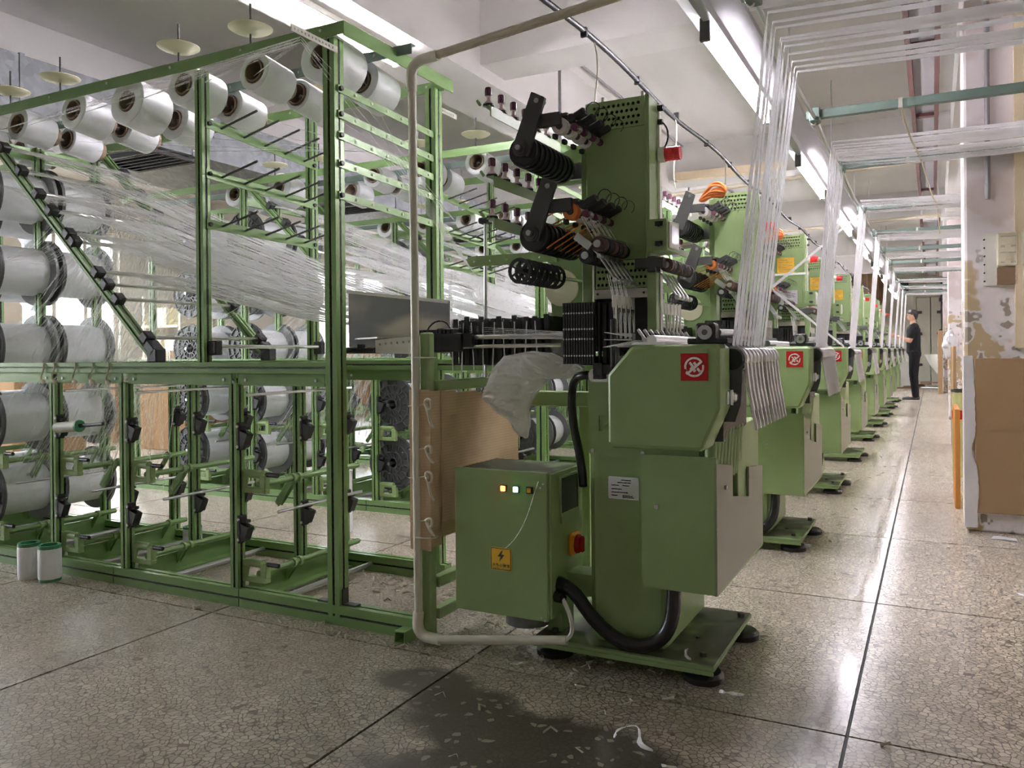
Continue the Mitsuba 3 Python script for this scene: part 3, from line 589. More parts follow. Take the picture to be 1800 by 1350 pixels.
part(L, 'roller_bracket', cat(bx(-0.84, -0.745, 2.47, 2.50, 1.262, 1.295, .003), bx(-0.80, -0.77, 2.47, 2.52, 1.25, 1.30, .003)), 'dark_steel')
sc_ = part(L, 'control_screen', cat(bx(-0.80, -0.735, 2.47, 2.475, 1.315, 1.415), bx(-0.80, -0.735, 2.475, 2.60, 1.315, 1.415, .003)), 'loom_green', label='small green operator box')
part(sc_, 'screen', bx(-0.735, -0.729, 2.487, 2.59, 1.325, 1.408, .002), 'white_plastic'); part(sc_, 'screen_film', bx(-0.729, -0.7275, 2.50, 2.575, 1.338, 1.395), 'screen_film')
for z in (1.335, 1.397): part(sc_, 'button', cat(cyl((-0.76, 2.47, z), (-0.76, 2.452, z), .007, 10), bx(-0.772, -0.748, 2.466, 2.470, z-.004, z+.010)), 'black')
# tension rollers and arms
def rollers(name, x, y0, z, n, r, m):
    h = part(L, name, cyl((x, y0-.012, z), (x, y0+n*0.042, z), r*0.5, 12), 'steel')
    for k in range(n): part(h, 'roller_disc', lathe([(0, .004), (0, r), (.005, r), (.012, r*.72), (.022, r*.72), (.029, r), (.034, r), (.034, .004)], (x, y0+k*0.042, z), (0, 1, 0), 18), m if k % 2 == 0 else 'black')
    return h
rollers('roller_set', -0.897, 2.30, 1.326, 6, .024, 'roller_brown'); rollers('roller_set', -0.937, 2.30, 1.293, 5, .024, 'black'); rollers('roller_set', -0.745, 2.50, 1.272, 6, .022, 'roller_brown')
part(L, 'roller_rail', cat(bx(-0.90, -0.89, 2.29, 2.58, 1.35, 1.356), mv(rotm(bx(-.03, .03, -.004, .004, -.012, .012), 'y', 38), (-0.94, 2.285, 1.335))), 'steel')
for k in range(5):
    y = 2.31+k*0.045
    part(L, 'tension_arm', cat(ribbon([(-0.93, y, 1.325), (-0.90, y, 1.295), (-0.845, y, 1.215)], .016, .004, (0, 1, 0)), cyl((-0.93, y-.01, 1.325), (-0.93, y+.01, 1.325), .006, 8), cyl((-0.845, y-.012, 1.215), (-0.845, y+.014, 1.215), .008, 10), cyl((-0.895, y-.012, 1.29), (-0.895, y+.012, 1.29), .007, 10)), 'steel')
for k in range(4):
    y = 2.52+k*0.045
    part(L, 'tension_arm', cat(ribbon([(-0.77, y, 1.25), (-0.715, y, 1.17)], .016, .004, (0, 1, 0)), cyl((-0.715, y-.012, 1.17), (-0.715, y+.014, 1.17), .008, 10)), 'steel')
# neck plates and arms behind
part(L, 'neck_plate', cat(prism([(-1.24, 1.47), (-1.04, 1.47), (-1.04, 1.05), (-1.10, 1.02), (-1.24, 1.10), (-1.255, 1.25)], 'y', 2.72, 2.735), bx(-1.06, -1.025, 2.66, 2.735, 1.15, 1.44, .002)), 'loom_green')
part(L, 'neck_plate', cat(prism([(-1.26, 1.71), (-1.05, 1.77), (-1.05, 1.61), (-1.26, 1.61)], 'y', 2.72, 2.735)), 'loom_green')
part(L, 'cross_bar', prism(sbox(-1.60, 1.333, -1.22, 1.372).difference(unary_union([Point(-1.57+.07*k, 1.352).buffer(.005, quad_segs=2) for k in range(5)])), 'y', 2.712, 2.722), 'loom_green')
part(L, 'disc_wheel', lathe([(0, 0), (0, .02), (.005, .025), (.008, .055), (0, .066), (.02, .07), (.03, .066), (.03, 0)], (-1.205, 2.745, 1.235), (0, -1, 0), 26), 'cream')
nd = part(L, 'needle_drum', cyl((-1.175, 2.32, 1.262), (-1.175, 2.62, 1.262), .012, 12), 'black')
for k in range(7):
    y = 2.32+k*0.045
    part(nd, 'drum_disc', cat(lathe([(0, .032), (0, .042), (.006, .042), (.006, .032), (0, .032)], (-1.175, y, 1.262), (0, 1, 0), 20), *[rotm(bx(-.003, .003, 0, .005, .006, .036), 'y', 60*a) and mv(rotm(bx(-.003, .003, 0, .005, .006, .036), 'y', 60*a), (-1.175, y, 1.262)) for a in range(6)]), 'black')
part(L, 'drum_rod', cyl((-1.175, 2.58, 1.262), (-1.088, 2.70, 1.247), .006, 10), 'chrome')
# yarn guide arms with tensioners
for q, (x, z, n) in enumerate(((-1.225, 1.765, 6), (-1.215, 1.545, 5), (-1.215, 1.415, 4))):
    a = part(L, 'guide_arm', cat(bx(x-.012, x+.012, 2.20, 2.74, z, z+.004), bx(x+.008, x+.012, 2.21, 2.74, z-.03, z), cyl((x-.02, 2.2, z+.004), (x-.03, 2.195, z+.02), .005, 6)), 'loom_green')
    for k in range(n):
        y = 2.215+k*0.085
        c = part(a, 'tensioner', lathe([(0, 0), (0, .013), (.006, .015), (.012, .012), (.014, .007), (.026, .006), (.03, .010), (.032, 0)], (x, y, z+.004), (0, 0, 1), 12), 'porcelain')
        part(L, 'tensioner_cap', lathe([(0, 0), (0, .010), (.004, .0115), (.024, .0115), (.027, .009), (.027, 0)], (x, y, z+.034), (0, 0, 1), 10), 'purple')
        part(L, 'tensioner_base', lathe([(0, 0), (0, .018), (.006, .018), (.008, 0)], (x, y, z+.003), (0, 0, 1), 10), 'black')
# two weft feeders
def feeder(dx, dz, belts):
    def mm(m): return mv(m, (dx, 0, dz))
    arm = [(-1.109, 1.812), (-1.070, 1.790), (-1.120, 1.605), (-1.19, 1.655)]
    F = part(L, 'weft_feeder', mm(cat(prism(Polygon([(-1.109, 1.812), (-1.068, 1.790), (-1.128, 1.618), (-1.178, 1.645)]).buffer(.003), 'y', 2.285, 2.298), bx(-1.10, -1.02, 2.298, 2.315, 1.705, 1.745), cyl((-1.09, 2.298, 1.79), (-1.09, 2.33, 1.79), .010, 10), bx(-1.10, -1.0, 2.31, 2.60, 1.733, 1.742))), 'dark_steel')
    part(F, 'axle_cap', mm(cat(lathe([(0, 0), (0, .012), (.006, .012), (.006, .02), (.010, .02), (.010, .026), (.014, .026), (.014, 0)], (-1.150, 2.271, 1.642), (0, 1, 0), 18))), 'dark_steel')
    part(F, 'axle_nut', mm(cat(cyl((-1.150, 2.271, 1.642), (-1.150, 2.262, 1.642), .009, 8), cyl((-1.092, 2.285, 1.785), (-1.092, 2.281, 1.785), .008, 12))), 'steel')
    part(F, 'drum_core', mm(cyl((-1.150, 2.30, 1.638), (-1.150, 2.62, 1.638), .044, 22)), 'black')
    for k in range(9):
        part(F, 'drum_ring', mm(lathe([(0, .03), (0, .049), (.004, .051), (.012, .051), (.016, .049), (.016, .03)], (-1.150, 2.302+k*0.036, 1.638), (0, 1, 0), 22)), 'rubber')
    part(F, 'end_bearing', mm(cat(lathe([(0, 0), (0, .022), (.01, .026), (.02, .026), (.02, 0)], (-1.150, 2.63, 1.638), (0, 1, 0), 16), bx(-1.16, -1.05, 2.65, 2.665, 1.61, 1.67))), 'steel')
    part(F, 'roller_bar', mm(cyl((-1.03, 2.31, 1.705), (-1.03, 2.66, 1.705), .010, 10)), 'dark_steel')
    for k in range(5):
        y = 2.315+k*0.072
        part(F, 'bobbin', mm(lathe([(0, .012), (0, .022+.003*(k == 0)), (.003, .0235+.003*(k == 0)), (.026, .0235+.003*(k == 0)), (.032, .020), (.034, .012)], (-1.03, y, 1.706), (0, 1, 0), 18)), 'orange' if (belts and k == 0) else 'logo_white', True)
        part(F, 'brake_cap', mm(cyl((-0.978, y-.004, 1.695), (-0.978, y+.012, 1.695), .0115, 12)), 'purple'); part(F, 'brake_roller', mm(cyl((-0.978, y+.012, 1.695), (-0.978, y+.042, 1.695), .011, 12)), 'steel')
        part(F, 'gripper', mm(cat(cyl((-0.985, y-.01, 1.722), (-0.985, y+.014, 1.722), .013, 10), rotm(bx(-.978, -.938, y-.008, y+.022, 1.714, 1.736, .004), 'y', -25, (-.978, y, 1.724)))), 'black')
        w = arc((-0.918, y+.005, 1.742), .022, 190, -60, 'xz', 9); w[:, 0] = w[:, 0]*1.0
        part(F, 'wire_loop', mm(tube(w, .0016, 5)), 'black')
        part(F, 'clip', mm(bx(-1.055, -1.04, y, y+.02, 1.668, 1.684, .003)), 'black')
    if belts:
        for k in range(6):
            y = 2.335+k*0.05
            part(F, 'elastic_belt', mm(ribbon([(-1.15, y, 1.688 if k % 2 == 0 else 1.660), (-1.045, y-.01, 1.726-(0.03 if k % 2 else 0))], .009, .002, (0, 1, 0))), 'orange', label='orange elastic belt')
            part(F, 'elastic_belt', mm(ribbon([(-1.12, y, 1.600), (-1.0, y-.01, 1.660)], .009, .002, (0, 1, 0))), 'orange', label='orange elastic belt')
        lines = []
        for k in range(5):
            y = 2.33+k*0.05
            lines += [[(-1.0+dx, y, 1.69+dz), (-0.91, y-.02, 1.335)], [(-0.995+dx, y+.01, 1.69+dz), (-0.905, y-.015, 1.345)]]
        part(F, 'elastic_thread', threads(lines, 0.0013), 'thread', True)
feeder(0, 0, False); feeder(0.035, -0.27, True)
# drop wires, warp guide trough and rear frame
for k in range(15):
    x = -1.575+k*0.0265+0.004*math.sin(k*2.3); h = 0.008*math.sin(k*3.7)
    part(L, 'drop_bar', rotm(cat(bx(x, x+.020, 2.56, 2.566, .958, 1.125+h, .0015), bx(x+.002, x+.006, 2.60, 2.78, .955, 1.12+h)), 'y', 3*math.sin(k*1.7), (x, 2.6, 1.04)), 'black')
part(L, 'drop_wire', cat(*[rotm(bx(-1.575+k*.043, -1.571+k*.043, 2.552, 2.556, .935, 1.11), 'y', 4*math.sin(k*2.1), (-1.575+k*.043, 2.55, 1.02)) for k in range(9)]), 'steel')
part(L, 'drop_rail', cat(*[cyl((-1.56, 2.53+.06*k, z), (-1.10, 2.53+.06*k, z), .0085, 10) for k, z in ((0, 1.056), (1, 1.058), (2, 1.056), (3, 1.054))], cyl((-1.56, 2.52, 1.022), (-1.12, 2.52, 1.024), .007, 10)), 'chrome')
part(L, 'drop_wire_block', cat(bx(-1.70, -1.50, 2.49, 2.51, 1.005, 1.072, .003), bx(-1.61, -1.53, 2.50, 2.56, 1.06, 1.09, .004), *[bx(-1.70+.018*k, -1.692+.018*k, 2.49, 2.70, 1.07, 1.085) for k in range(10)], bx(-1.5, -1.46, 2.5, 2.53, 1.02, 1.07)), 'black')
part(L, 'block_wire', tube(spline([(-1.65, 2.5, 1.07), (-1.63, 2.5, 1.105), (-1.58, 2.5, 1.115), (-1.55, 2.5, 1.09)], 5), .003, 6), 'black')
tg = part(L, 'guide_trough', cat(prism([(-2.06, 1.0), (-1.59, 1.0), (-1.59, 1.191), (-2.06, 1.249)], 'y', 2.56, 2.565), ), 'sheet_steel', label='sheet steel warp guide trough')
part(tg, 'top_lip', rotm(bx(-2.06, -1.59, 2.546, 2.567, 1.212, 1.224), 'y', 7, (-1.825, 2.56, 1.219)), 'white_plastic')
part(tg, 'trough_floor', cat(*[prism([(-2.03+.075*k, 2.56), (-1.98+.075*k, 2.56), (-1.79+.055*k*.6, 2.425), (-1.82+.055*k*.6, 2.425)], 'z', 1.056+.002*(k % 2), 1.062) for k in range(6)], bx(-2.06, -1.62, 2.43, 2.56, 1.0, 1.006)), 'sheet_steel')
pf = Polygon([(-1.825, 1.003), (-1.60, .995), (-1.60, 1.066), (-1.825, 1.050)]).difference(unary_union([Point(-1.805+.026*k, 1.034+.0018*k).buffer(.0055, quad_segs=3) for k in range(8)]+[Point(-1.66, 1.015).buffer(.005, quad_segs=2)]))
part(tg, 'perforated_front', prism(pf, 'y', 2.42, 2.426), 'white_plastic')
part(tg, 'handle', cat(cyl((-1.99, 2.42, 1.015), (-1.825, 2.42, 1.012), .011, 12), bx(-1.90, -1.88, 2.41, 2.43, 1.02, 1.035)), 'black')
rf = part(L, 'rear_frame', cat(bx(-1.575, -1.535, 2.335, 2.375, 0, 1.072, .006), bx(-1.56, -1.525, 2.375, 2.95, .185, .222, .003), bx(-1.56, -1.525, 2.375, 2.95, .075, .112, .003), bx(-1.56, -1.52, 2.375, 2.95, .868, .905, .003), bx(-1.575, -1.535, 2.93, 2.97, 0, .90, .004), bx(-1.54, -1.0, 2.925, 2.96, .785, .845, .004), bx(-1.24, -1.20, 2.96, 3.0, 0, .80)), 'loom_green', label='green tube frame behind the loom')
part(rf, 'clamp_rod', cat(cyl((-1.528, 2.72, .87), (-1.523, 2.72, 1.52), .007, 10)), 'steel'); part(rf, 'clamp', bx(-1.545, -1.50, 2.70, 2.74, 1.495, 1.518, .004), 'black')
part(L, 'hose', tube(spline([(-0.97, 2.40, .925), (-1.02, 2.42, .915), (-1.055, 2.46, .87), (-1.06, 2.47, .80), (-1.035, 2.46, .68), (-1.02, 2.46, .56)], 8), .014, 10), 'rubber', True)
part(L, 'cable_hose', tube(spline([(-1.08, 2.40, .245), (-1.03, 2.385, .235), (-0.97, 2.385, .17), (-0.88, 2.385, .105), (-0.80, 2.385, .095), (-0.735, 2.39, .13), (-0.705, 2.40, .21), (-0.70, 2.41, .33)], 8), .022, 12), 'rubber', True, label='thick black cable hose sagging to the base plate')
part(L, 'hose_collar', cat(cyl((-1.085, 2.40, .247), (-1.05, 2.39, .24), .026, 14), cyl((-1.085, 2.37, .215), (-1.05, 2.36, .215), .017, 12)), 'rubber')
# control cabinet
Cb = part(L, 'control_cabinet', cat(bx(-1.430, -1.082, 2.34, 2.605, .145, .612, .004), bx(-1.433, -1.090, 2.330, 2.342, .140, .616, .003)), 'loom_green', label='square green control cabinet')
part(Cb, 'top_dust', bx(-1.42, -1.09, 2.345, 2.60, .6121, .6135), 'dusty_green')
part(Cb, 'cabinet_bracket', cat(bx(-1.10, -0.975, 2.46, 2.56, .20, .27), bx(-1.15, -1.10, 2.46, 2.56, .07, .15)), 'loom_green'); part(Cb, 'fan_motor', cyl((-1.22, 2.45, .09), (-1.22, 2.45, .146), .075, 20), 'grey_flange')
g = bx(-1.083, -1.079, 2.413, 2.553, .473, .588); part(Cb, 'fan_grille', g, 'black', label='black fan filter grille')
part(Cb, 'grille_frame', cat(bx(-1.082, -1.076, 2.405, 2.413, .465, .596), bx(-1.082, -1.076, 2.553, 2.561, .465, .596), bx(-1.082, -1.076, 2.413, 2.553, .588, .596), bx(-1.082, -1.076, 2.413, 2.553, .440, .473)), 'loom_green')
s = part(Cb, 'isolator_switch', cat(bx(-1.082, -1.062, 2.47, 2.545, .320, .395, .008)), 'amber', label='yellow and red rotary isolator switch')
part(L, 'isolator_knob', cat(lathe([(0, 0), (0, .032), (.006, .032), (.014, .026), (.016, 0)], (-1.062, 2.508, .357), (1, 0, 0), 22), bx(-1.05, -1.038, 2.50, 2.516, .33, .384, .003)), 'red', label='red isolator knob')
for nm, x, c in (('red_lamp', -1.244, (1.0, .07, .02)), ('green_lamp', -1.198, (.12, 1.0, .38))):
    h = part(Cb, 'indicator_bezel', bx(x-.0105, x+.0105, 2.323, 2.331, .547, .568), 'ink')
    scene['mat_'+nm] = {'type': 'diffuse', 'reflectance': rgb((.3, .3, .3))}
    d = shape(bx(x-.009, x+.009, 2.319, 2.3235, .5485, .5665, .002), nm); d['emitter'] = {'type': 'area', 'radiance': rgb([2.6*v for v in c])}
    part(L, nm, d, None, label='lit '+nm.split('_')[0]+' indicator lamp')
h = part(Cb, 'indicator_bezel', bx(-1.160, -1.139, 2.323, 2.331, .547, .568), 'ink'); part(L, 'amber_lamp', bx(-1.157, -1.143, 2.320, 2.3235, .550, .565), 'yellow', label='unlit yellow indicator')
sg = part(Cb, 'warning_sign', prism(rpoly(-1.296, -1.219, .288, .362, .006), 'y', 2.3285, 2.3305), 'yellow', label='yellow electric shock warning sign')
part(L, 'sign_border', prism(rpoly(-1.2945, -1.2205, .2895, .3605, .005).difference(rpoly(-1.2925, -1.2225, .2915, .3585, .004)), 'y', 2.3280, 2.3286), 'ink')
bolt = Polygon([(-1.250, .356), (-1.269, .333), (-1.258, .333), (-1.263, .316), (-1.244, .339), (-1.255, .339)])
part(L, 'sign_bolt', prism(bolt, 'y', 2.3278, 2.3286), 'ink')
# the four characters of the sign, drawn as strokes on a unit square
CH = [[(.5, 1, .5, .72), (.2, .95, .32, .78), (.8, .95, .68, .78), (.12, .66, .88, .66), (.88, .66, .88, 0), (.12, .02, .88, .02), (.2, .34, .88, .34)],
      [(.08, .5, .2, .2), (.3, .65, .36, .1), (.36, .1, .7, .1), (.7, .1, .72, .3), (.5, .85, .58, .6), (.8, .62, .92, .3)],
      [(.2, 1, .05, .75), (.2, .9, .45, .9), (.08, .68, .08, .05), (.45, .68, .45, .05), (.08, .68, .45, .68), (.08, .46, .45, .46), (.08, .24, .45, .24), (.56, .75, .95, .75), (.56, .75, .56, .4), (.95, .75, .95, .4), (.56, .4, .95, .4), (.75, 1, .75, .05), (.52, .06, .98, .12)],
      [(.15, .85, .85, .85), (.15, .85, .15, .3), (.85, .85, .85, .3), (.15, .58, .85, .58), (.15, .3, .85, .3), (.5, 1, .5, .05), (.5, .05, .98, .05), (.98, .05, .98, .2)]]
st = []
for k, c in enumerate(CH):
    for x0, z0, x1, z1 in c: st.append(LineString([(-1.2775+.0135*k+.0115*x0, .2985+.0115*z0), (-1.2775+.0135*k+.0115*x1, .2985+.0115*z1)]).buffer(.0007, cap_style=2))
st.append(Point(-1.2845, .304).buffer(.0052, quad_segs=5).difference(Point(-1.2845, .304).buffer(.0040, quad_segs=5))); st.append(LineString([(-1.288, .3005), (-1.281, .3075)]).buffer(.0007)); st.append(sbox(-1.288, .2935, -1.227, .2945))
part(L, 'sign_characters', prism(unary_union(st), 'y', 2.3278, 2.3286), 'ink')
for x, z in ((-1.103, .60), (-1.112, .587), (-1.10, .165), (-1.112, .172)): part(Cb, 'cover_screw', cyl((x, 2.331, z-.02), (x, 2.327, z-.02), .0035, 8), 'steel')
part(L, 'plate_bolt', cyl((-0.60, 2.87, .07), (-0.60, 2.87, .085), .012, 6), 'dark_steel'); part(L, 'plate_bolt', cyl((-0.68, 2.60, .07), (-0.68, 2.60, .076), .008, 8), 'dark_steel')

# the row: copies of the loom, each with its own label
loom_says = ['second green ribbon loom in the row, an orange elastic bundle on its upper feeder', 'third green ribbon loom in the row, with yellow and white notices on its column', 'fourth green ribbon loom in the row, a yellow notice on its column',
             'fifth green ribbon loom in the row', 'sixth green ribbon loom in the row', 'seventh green ribbon loom in the row', 'eighth green ribbon loom in the row', 'farthest green ribbon loom, with the person standing at it']
looms = [L]
small = ('frame_screws', 'strip_rib_', 'panel_screw', 'cover_screw', 'fine_print', 'sign_char', 'sign_bolt', 'sign_border', 'strip_screw', 'embossed', 'beacon_wire', 'axle_cap', 'red_lamp', 'green_lamp', 'amber_lamp', 'block_wire')
tiny = small+('clip', 'wire_loop', 'harness', 'drop_', 'tensioner', 'brake_', 'control_cabinet', 'isolator', 'guide_trough', 'warp_fan', 'nut', 'roller_disc', 'drum_ring', 'bearing_core', 'gripper', 'tape_hook', 'cable_hose', 'hose_collar', 'rear_frame', 'rating', 'needle_drum', 'warning', 'indicator', 'elastic_thread', 'plate_bolt')
for i in range(1, NL):
    tr = T().translate([0, PITCH*i, 0])
    k = dup(L, loom_says[i-1], tr, small if i < 3 else tiny)
    if i == 2: scene[k+'__emblem_mark']['to_world'] = tr @ T().translate([EX, 2.167, EZ]) @ T().rotate([0, 1, 0], 180) @ T().scale([1, -1, 1]) @ T().translate([-EX, -2.167, -EZ])
    looms.append(k)
def notice(i, x0, z0, w, h, material, lines, label, name='notice'):
    y = 2.534+PITCH*i
    n = thing(name, label, 'notice'); part(n, 'sheet', bx(x0, x0+w, y-.0015, y, z0, z0+h), material)
    part(n, 'print', cat(*[bx(x0+w*.1, x0+w*(.1+.8*f), y-.0022, y-.0014, z0+h*q, z0+h*q+.0025) for q, f in lines]), 'ink' if material == 'paper' else 'dark_wood')
PR = [(.85, .7), (.72, 1), (.6, .9), (.5, 1), (.38, .6), (.26, 1), (.15, .8)]
for i, w in ((2, 'third'), (3, 'fourth'), (4, 'fifth'), (5, 'sixth')):
    notice(i, -1.0, 1.55, .12, .115, 'yellow', PR, f'yellow printed notice on the column of the {w} loom')
for i, w in ((2, 'third'), (3, 'fourth')):
    notice(i, -0.99, 1.33, .13, .10, 'paper', PR[:5], f'white handwritten sheet on the column of the {w} loom', 'paper_sheet')
for i, w in ((1, 'second'), (2, 'third')):
    o = thing('elastic_bundle', f'bunch of orange elastic cords tied on the upper feeder of the {w} loom', 'elastic cord')
    y = 2.36+PITCH*i
    for k in range(9):
        a = k*0.7; r_ = .018+.012*((k*7) % 5)/5
        p = spline([(-1.06, y, 1.775), (-1.03+.01*math.cos(a), y+r_*math.sin(a), 1.80+r_*math.cos(a)), (-0.985, y+1.5*r_*math.sin(a), 1.825+1.6*r_*math.cos(a)), (-0.945, y+1.2*r_*math.sin(a), 1.82+1.5*r_*math.cos(a)), (-0.93, y, 1.80), (-0.955, y-.7*r_*math.sin(a), 1.80-r_*.8*math.cos(a)), (-1.0, y, 1.795), (-1.06, y, 1.772)], 5)
        part(o, 'cord_loop', tube(p, .0055, 6, False), 'orange', True)

# ================================================================ creels
def prof2(w, g=0.011, d=0.008):
    h = w/2; a = g/2
    return [(-h, -h), (-a, -h), (-a, -h+d), (a, -h+d), (a, -h), (h, -h), (h, -a), (h-d, -a), (h-d, a), (h, a), (h, h), (a, h), (a, h-d), (-a, h-d), (-a, h), (-h, h), (-h, a), (-h+d, a), (-h+d, -a), (-h, -a)]
def grooved(axis, u, v, a, b, w=0.042):
    """A slotted square bar along an axis, its centre at (u, v) in the other two."""
    return prism([(u+x, v+y) for x, y in prof2(w)], axis, a, b)
def slotrod(p0, p1, w=0.036):
    p0, p1 = np.array(p0, float), np.array(p1, float); Lg = np.linalg.norm(p1-p0); d = (p1-p0)/Lg
    m = prism(prof2(w), 'z', 0, Lg); yv = np.array([0, 1.0, 0]); xv = np.cross(yv, d)
    return m[0] @ np.array([xv, yv, d])+p0, m[1]
YF0, YM0, YR0 = 2.372, 2.735, 3.03
K = thing('creel', 'nearest green creel frame, with the tall grooved corner post in front', 'creel frame')
def post(x, y, z0, z1, w=0.04):
    p = part(K, 'post', grooved('z', x, y, z0, z1, w), 'creel_green')
    part(p, 'slot_strip', cat(bx(x+w/2-.007, x+w/2-.0015, y-.0055, y+.0055, z0, z1), bx(x-.0055, x+.0055, y-w/2+.004, y-w/2+.0075, z0, z1)), 'groove')
    return p
post(-1.970, YF0, 0, 2.165, .054); post(-1.955, YR0, 0, 2.165, .054)
XS = (-2.48, -3.14, -3.63, -4.20, -4.78, -5.4)
for x in XS:
    for y in (YF0, YM0, YR0): post(x, y, .07, .885)
for x in (-2.655, -4.26, -5.2):
    for y in (YF0, YR0): post(x, y, .97, 2.165)
post(-4.26, 2.70, .97, 2.12)
for y0, y1 in ((2.345, 2.40), (3.0, 3.055)):
    for x0, x1 in ((-5.5, -3.205), (-3.2, -2.452), (-2.447, -1.62 if y0 < 2.5 else -1.90)):
        part(K, 'base_rail', prism([(y0, 0), (y1, 0), (y1, .032), (y1-.012, .032), (y1-.012, .041), (y1, .041), (y1, .072), (y0+.033, .072), (y0+.033, .066), (y0+.022, .066), (y0+.022, .072), (y0, .072), (y0, .041), (y0+.012, .041), (y0+.012, .032), (y0, .032)], 'x', x0, x1), 'creel_green')
    part(K, 'rail_slot', cat(bx(-5.5, -1.65 if y0 < 2.5 else -1.9, y0+.022, y0+.033, .0655, .0665), bx(-5.5, -1.65 if y0 < 2.5 else -1.9, y0+.004, y0+.0125, .0325, .0405)), 'groove')
hol = sbox(2.28, 0, 2.36, .042)
part(K, 'end_tube', cat(bx(-1.655, -1.651, 2.285, 2.345, .002, .044), bx(-1.615, -1.611, 2.285, 2.345, .002, .044), bx(-1.655, -1.611, 2.285, 2.345, .002, .006), bx(-1.655, -1.611, 2.285, 2.345, .040, .044), bx(-1.652, -1.614, 2.34, 2.344, .004, .042)), 'creel_green')
for x in (-1.97,):
    part(K, 'corner_bracket', cat(bx(-1.943, -1.938, 2.36, 2.39, .072, .13), bx(-1.943, -1.88, 2.36, 2.39, .072, .078), bx(-2.003, -1.998, 2.36, 2.39, .072, .13), bx(-2.06, -2.0, 2.36, 2.39, .072, .078)), 'dark_steel')
for y0 in (2.345, 3.005):
    part(K, 'table_rail', cat(bx(-5.5, -1.995 if y0 < 2.5 else -1.1, y0, y0+.05, .952, .972, .002), bx(-5.5, -1.995 if y0 < 2.5 else -1.1, y0, y0+.05, .925, .946, .002)), 'creel_green')
    part(K, 'rail_groove', bx(-5.5, -1.995 if y0 < 2.5 else -1.1, y0+.004, y0+.046, .9455, .9525), 'groove')
    for x0, x1 in ((-2.46, -2.02), (-3.12, -2.50), (-3.61, -3.16), (-4.18, -3.65), (-4.76, -4.22)):
        pl_ = part(K, 'header_plate', bx(x0, x1, y0+.02, y0+.026, .878, .925), 'creel_green')
        part(pl_, 'plate_bolts', cat(*[cyl((x, y0+.02, .9), (x, y0+.016, .9), .006, 8) for x in (x0+.04, x1-.04)]), 'steel')
for x in XS: part(K, 'cross_rail', bx(x-.02, x+.02, 2.395, 3.005, .905, .945, .003), 'creel_green')
# top bars
for nm, y, z0, z1, x1 in (('top_bar', 2.338, 2.166, 2.212, -1.895), ('top_bar', 3.045, 2.160, 2.206, -1.91), ('peg_bar', 2.665, 2.185, 2.225, -1.82)):
    b = part(K, nm, cat(bx(-5.5, x1, y, y+.005, z0, z1), bx(-5.5, x1, y, y+.03, z1-.004, z1)), 'creel_green' if nm == 'top_bar' else 'rack_green')
    part(b, 'bar_bolts', cat(*[cyl((-5.2+.4*k, y-.003, z1-.018), (-5.2+.4*k, y, z1-.018), .006, 8) for k in range(9)]), 'steel')
part(K, 'end_bar', cat(bx(-1.895, -1.89, 2.338, 3.09, 2.158, 2.212), bx(-1.93, -1.89, 2.338, 3.09, 2.208, 2.212)), 'creel_green')
part(K, 'side_bar', cat(bx(-4.30, -4.275, 2.395, 3.01, 2.05, 2.115)), 'creel_green')
for k, (z0, z1) in enumerate(((1.981, 1.956), (1.887, 1.850), (1.809, 1.768), (1.704, 1.683), (1.587, 1.565))):
    b = part(K, 'guide_bar', prism([(2.36, z0-.014), (3.05, z1-.014), (3.05, z1+.014), (2.36, z0+.014)], 'x', -1.942, -1.937), 'creel_green')
    part(b, 'eyelets', cat(*[lathe([(0, .002), (0, .006), (.004, .006), (.004, .002)], (-1.937, 2.46+.1*j, z0+(z1-z0)*(.1+.1*j)/.69), (1, 0, 0), 8) for j in range(6)]), 'white_plastic')
    part(b, 'bar_bolt', cat(cyl((-1.937, 2.372, z0), (-1.927, 2.372, z0), .009, 10), cyl((-1.937, 3.03, z1), (-1.927, 3.03, z1), .009, 10)), 'black')
for z0, z1 in ((1.951, 1.905), (1.745, 1.715), (1.538, 1.525)):
    b = part(K, 'peg_plate', prism([(2.37, z0-.02), (3.04, z1-.02), (3.04, z1+.02), (2.37, z0+.02)], 'x', -2.634, -2.630), 'creel_green')
    part(b, 'plate_bolts', cat(cyl((-2.63, 2.385, z0), (-2.622, 2.385, z0), .009, 10), cyl((-2.63, 3.02, z1), (-2.622, 3.02, z1), .009, 10)), 'black')
    for j in range(5):
        y = 2.45+.125*j; z = z0+(z1-z0)*(y-2.37)/.67
        part(b, 'peg', cyl((-2.63, y, z), (-2.43, y, z+.045), .0048, 8), 'dark_steel')
for y0, y1, z in ((2.12, 2.36, 2.12), (3.05, 3.20, 2.085)):
    g = sbox(y0, z-.012, y1, z+.012).difference(unary_union([Point(y0+.015+.018*j, z).buffer(.005, quad_segs=2) for j in range(int((y1-y0-.02)/.018))]))
    part(K, 'perforated_strip', prism(g, 'x', -1.942, -1.938), 'white_plastic')
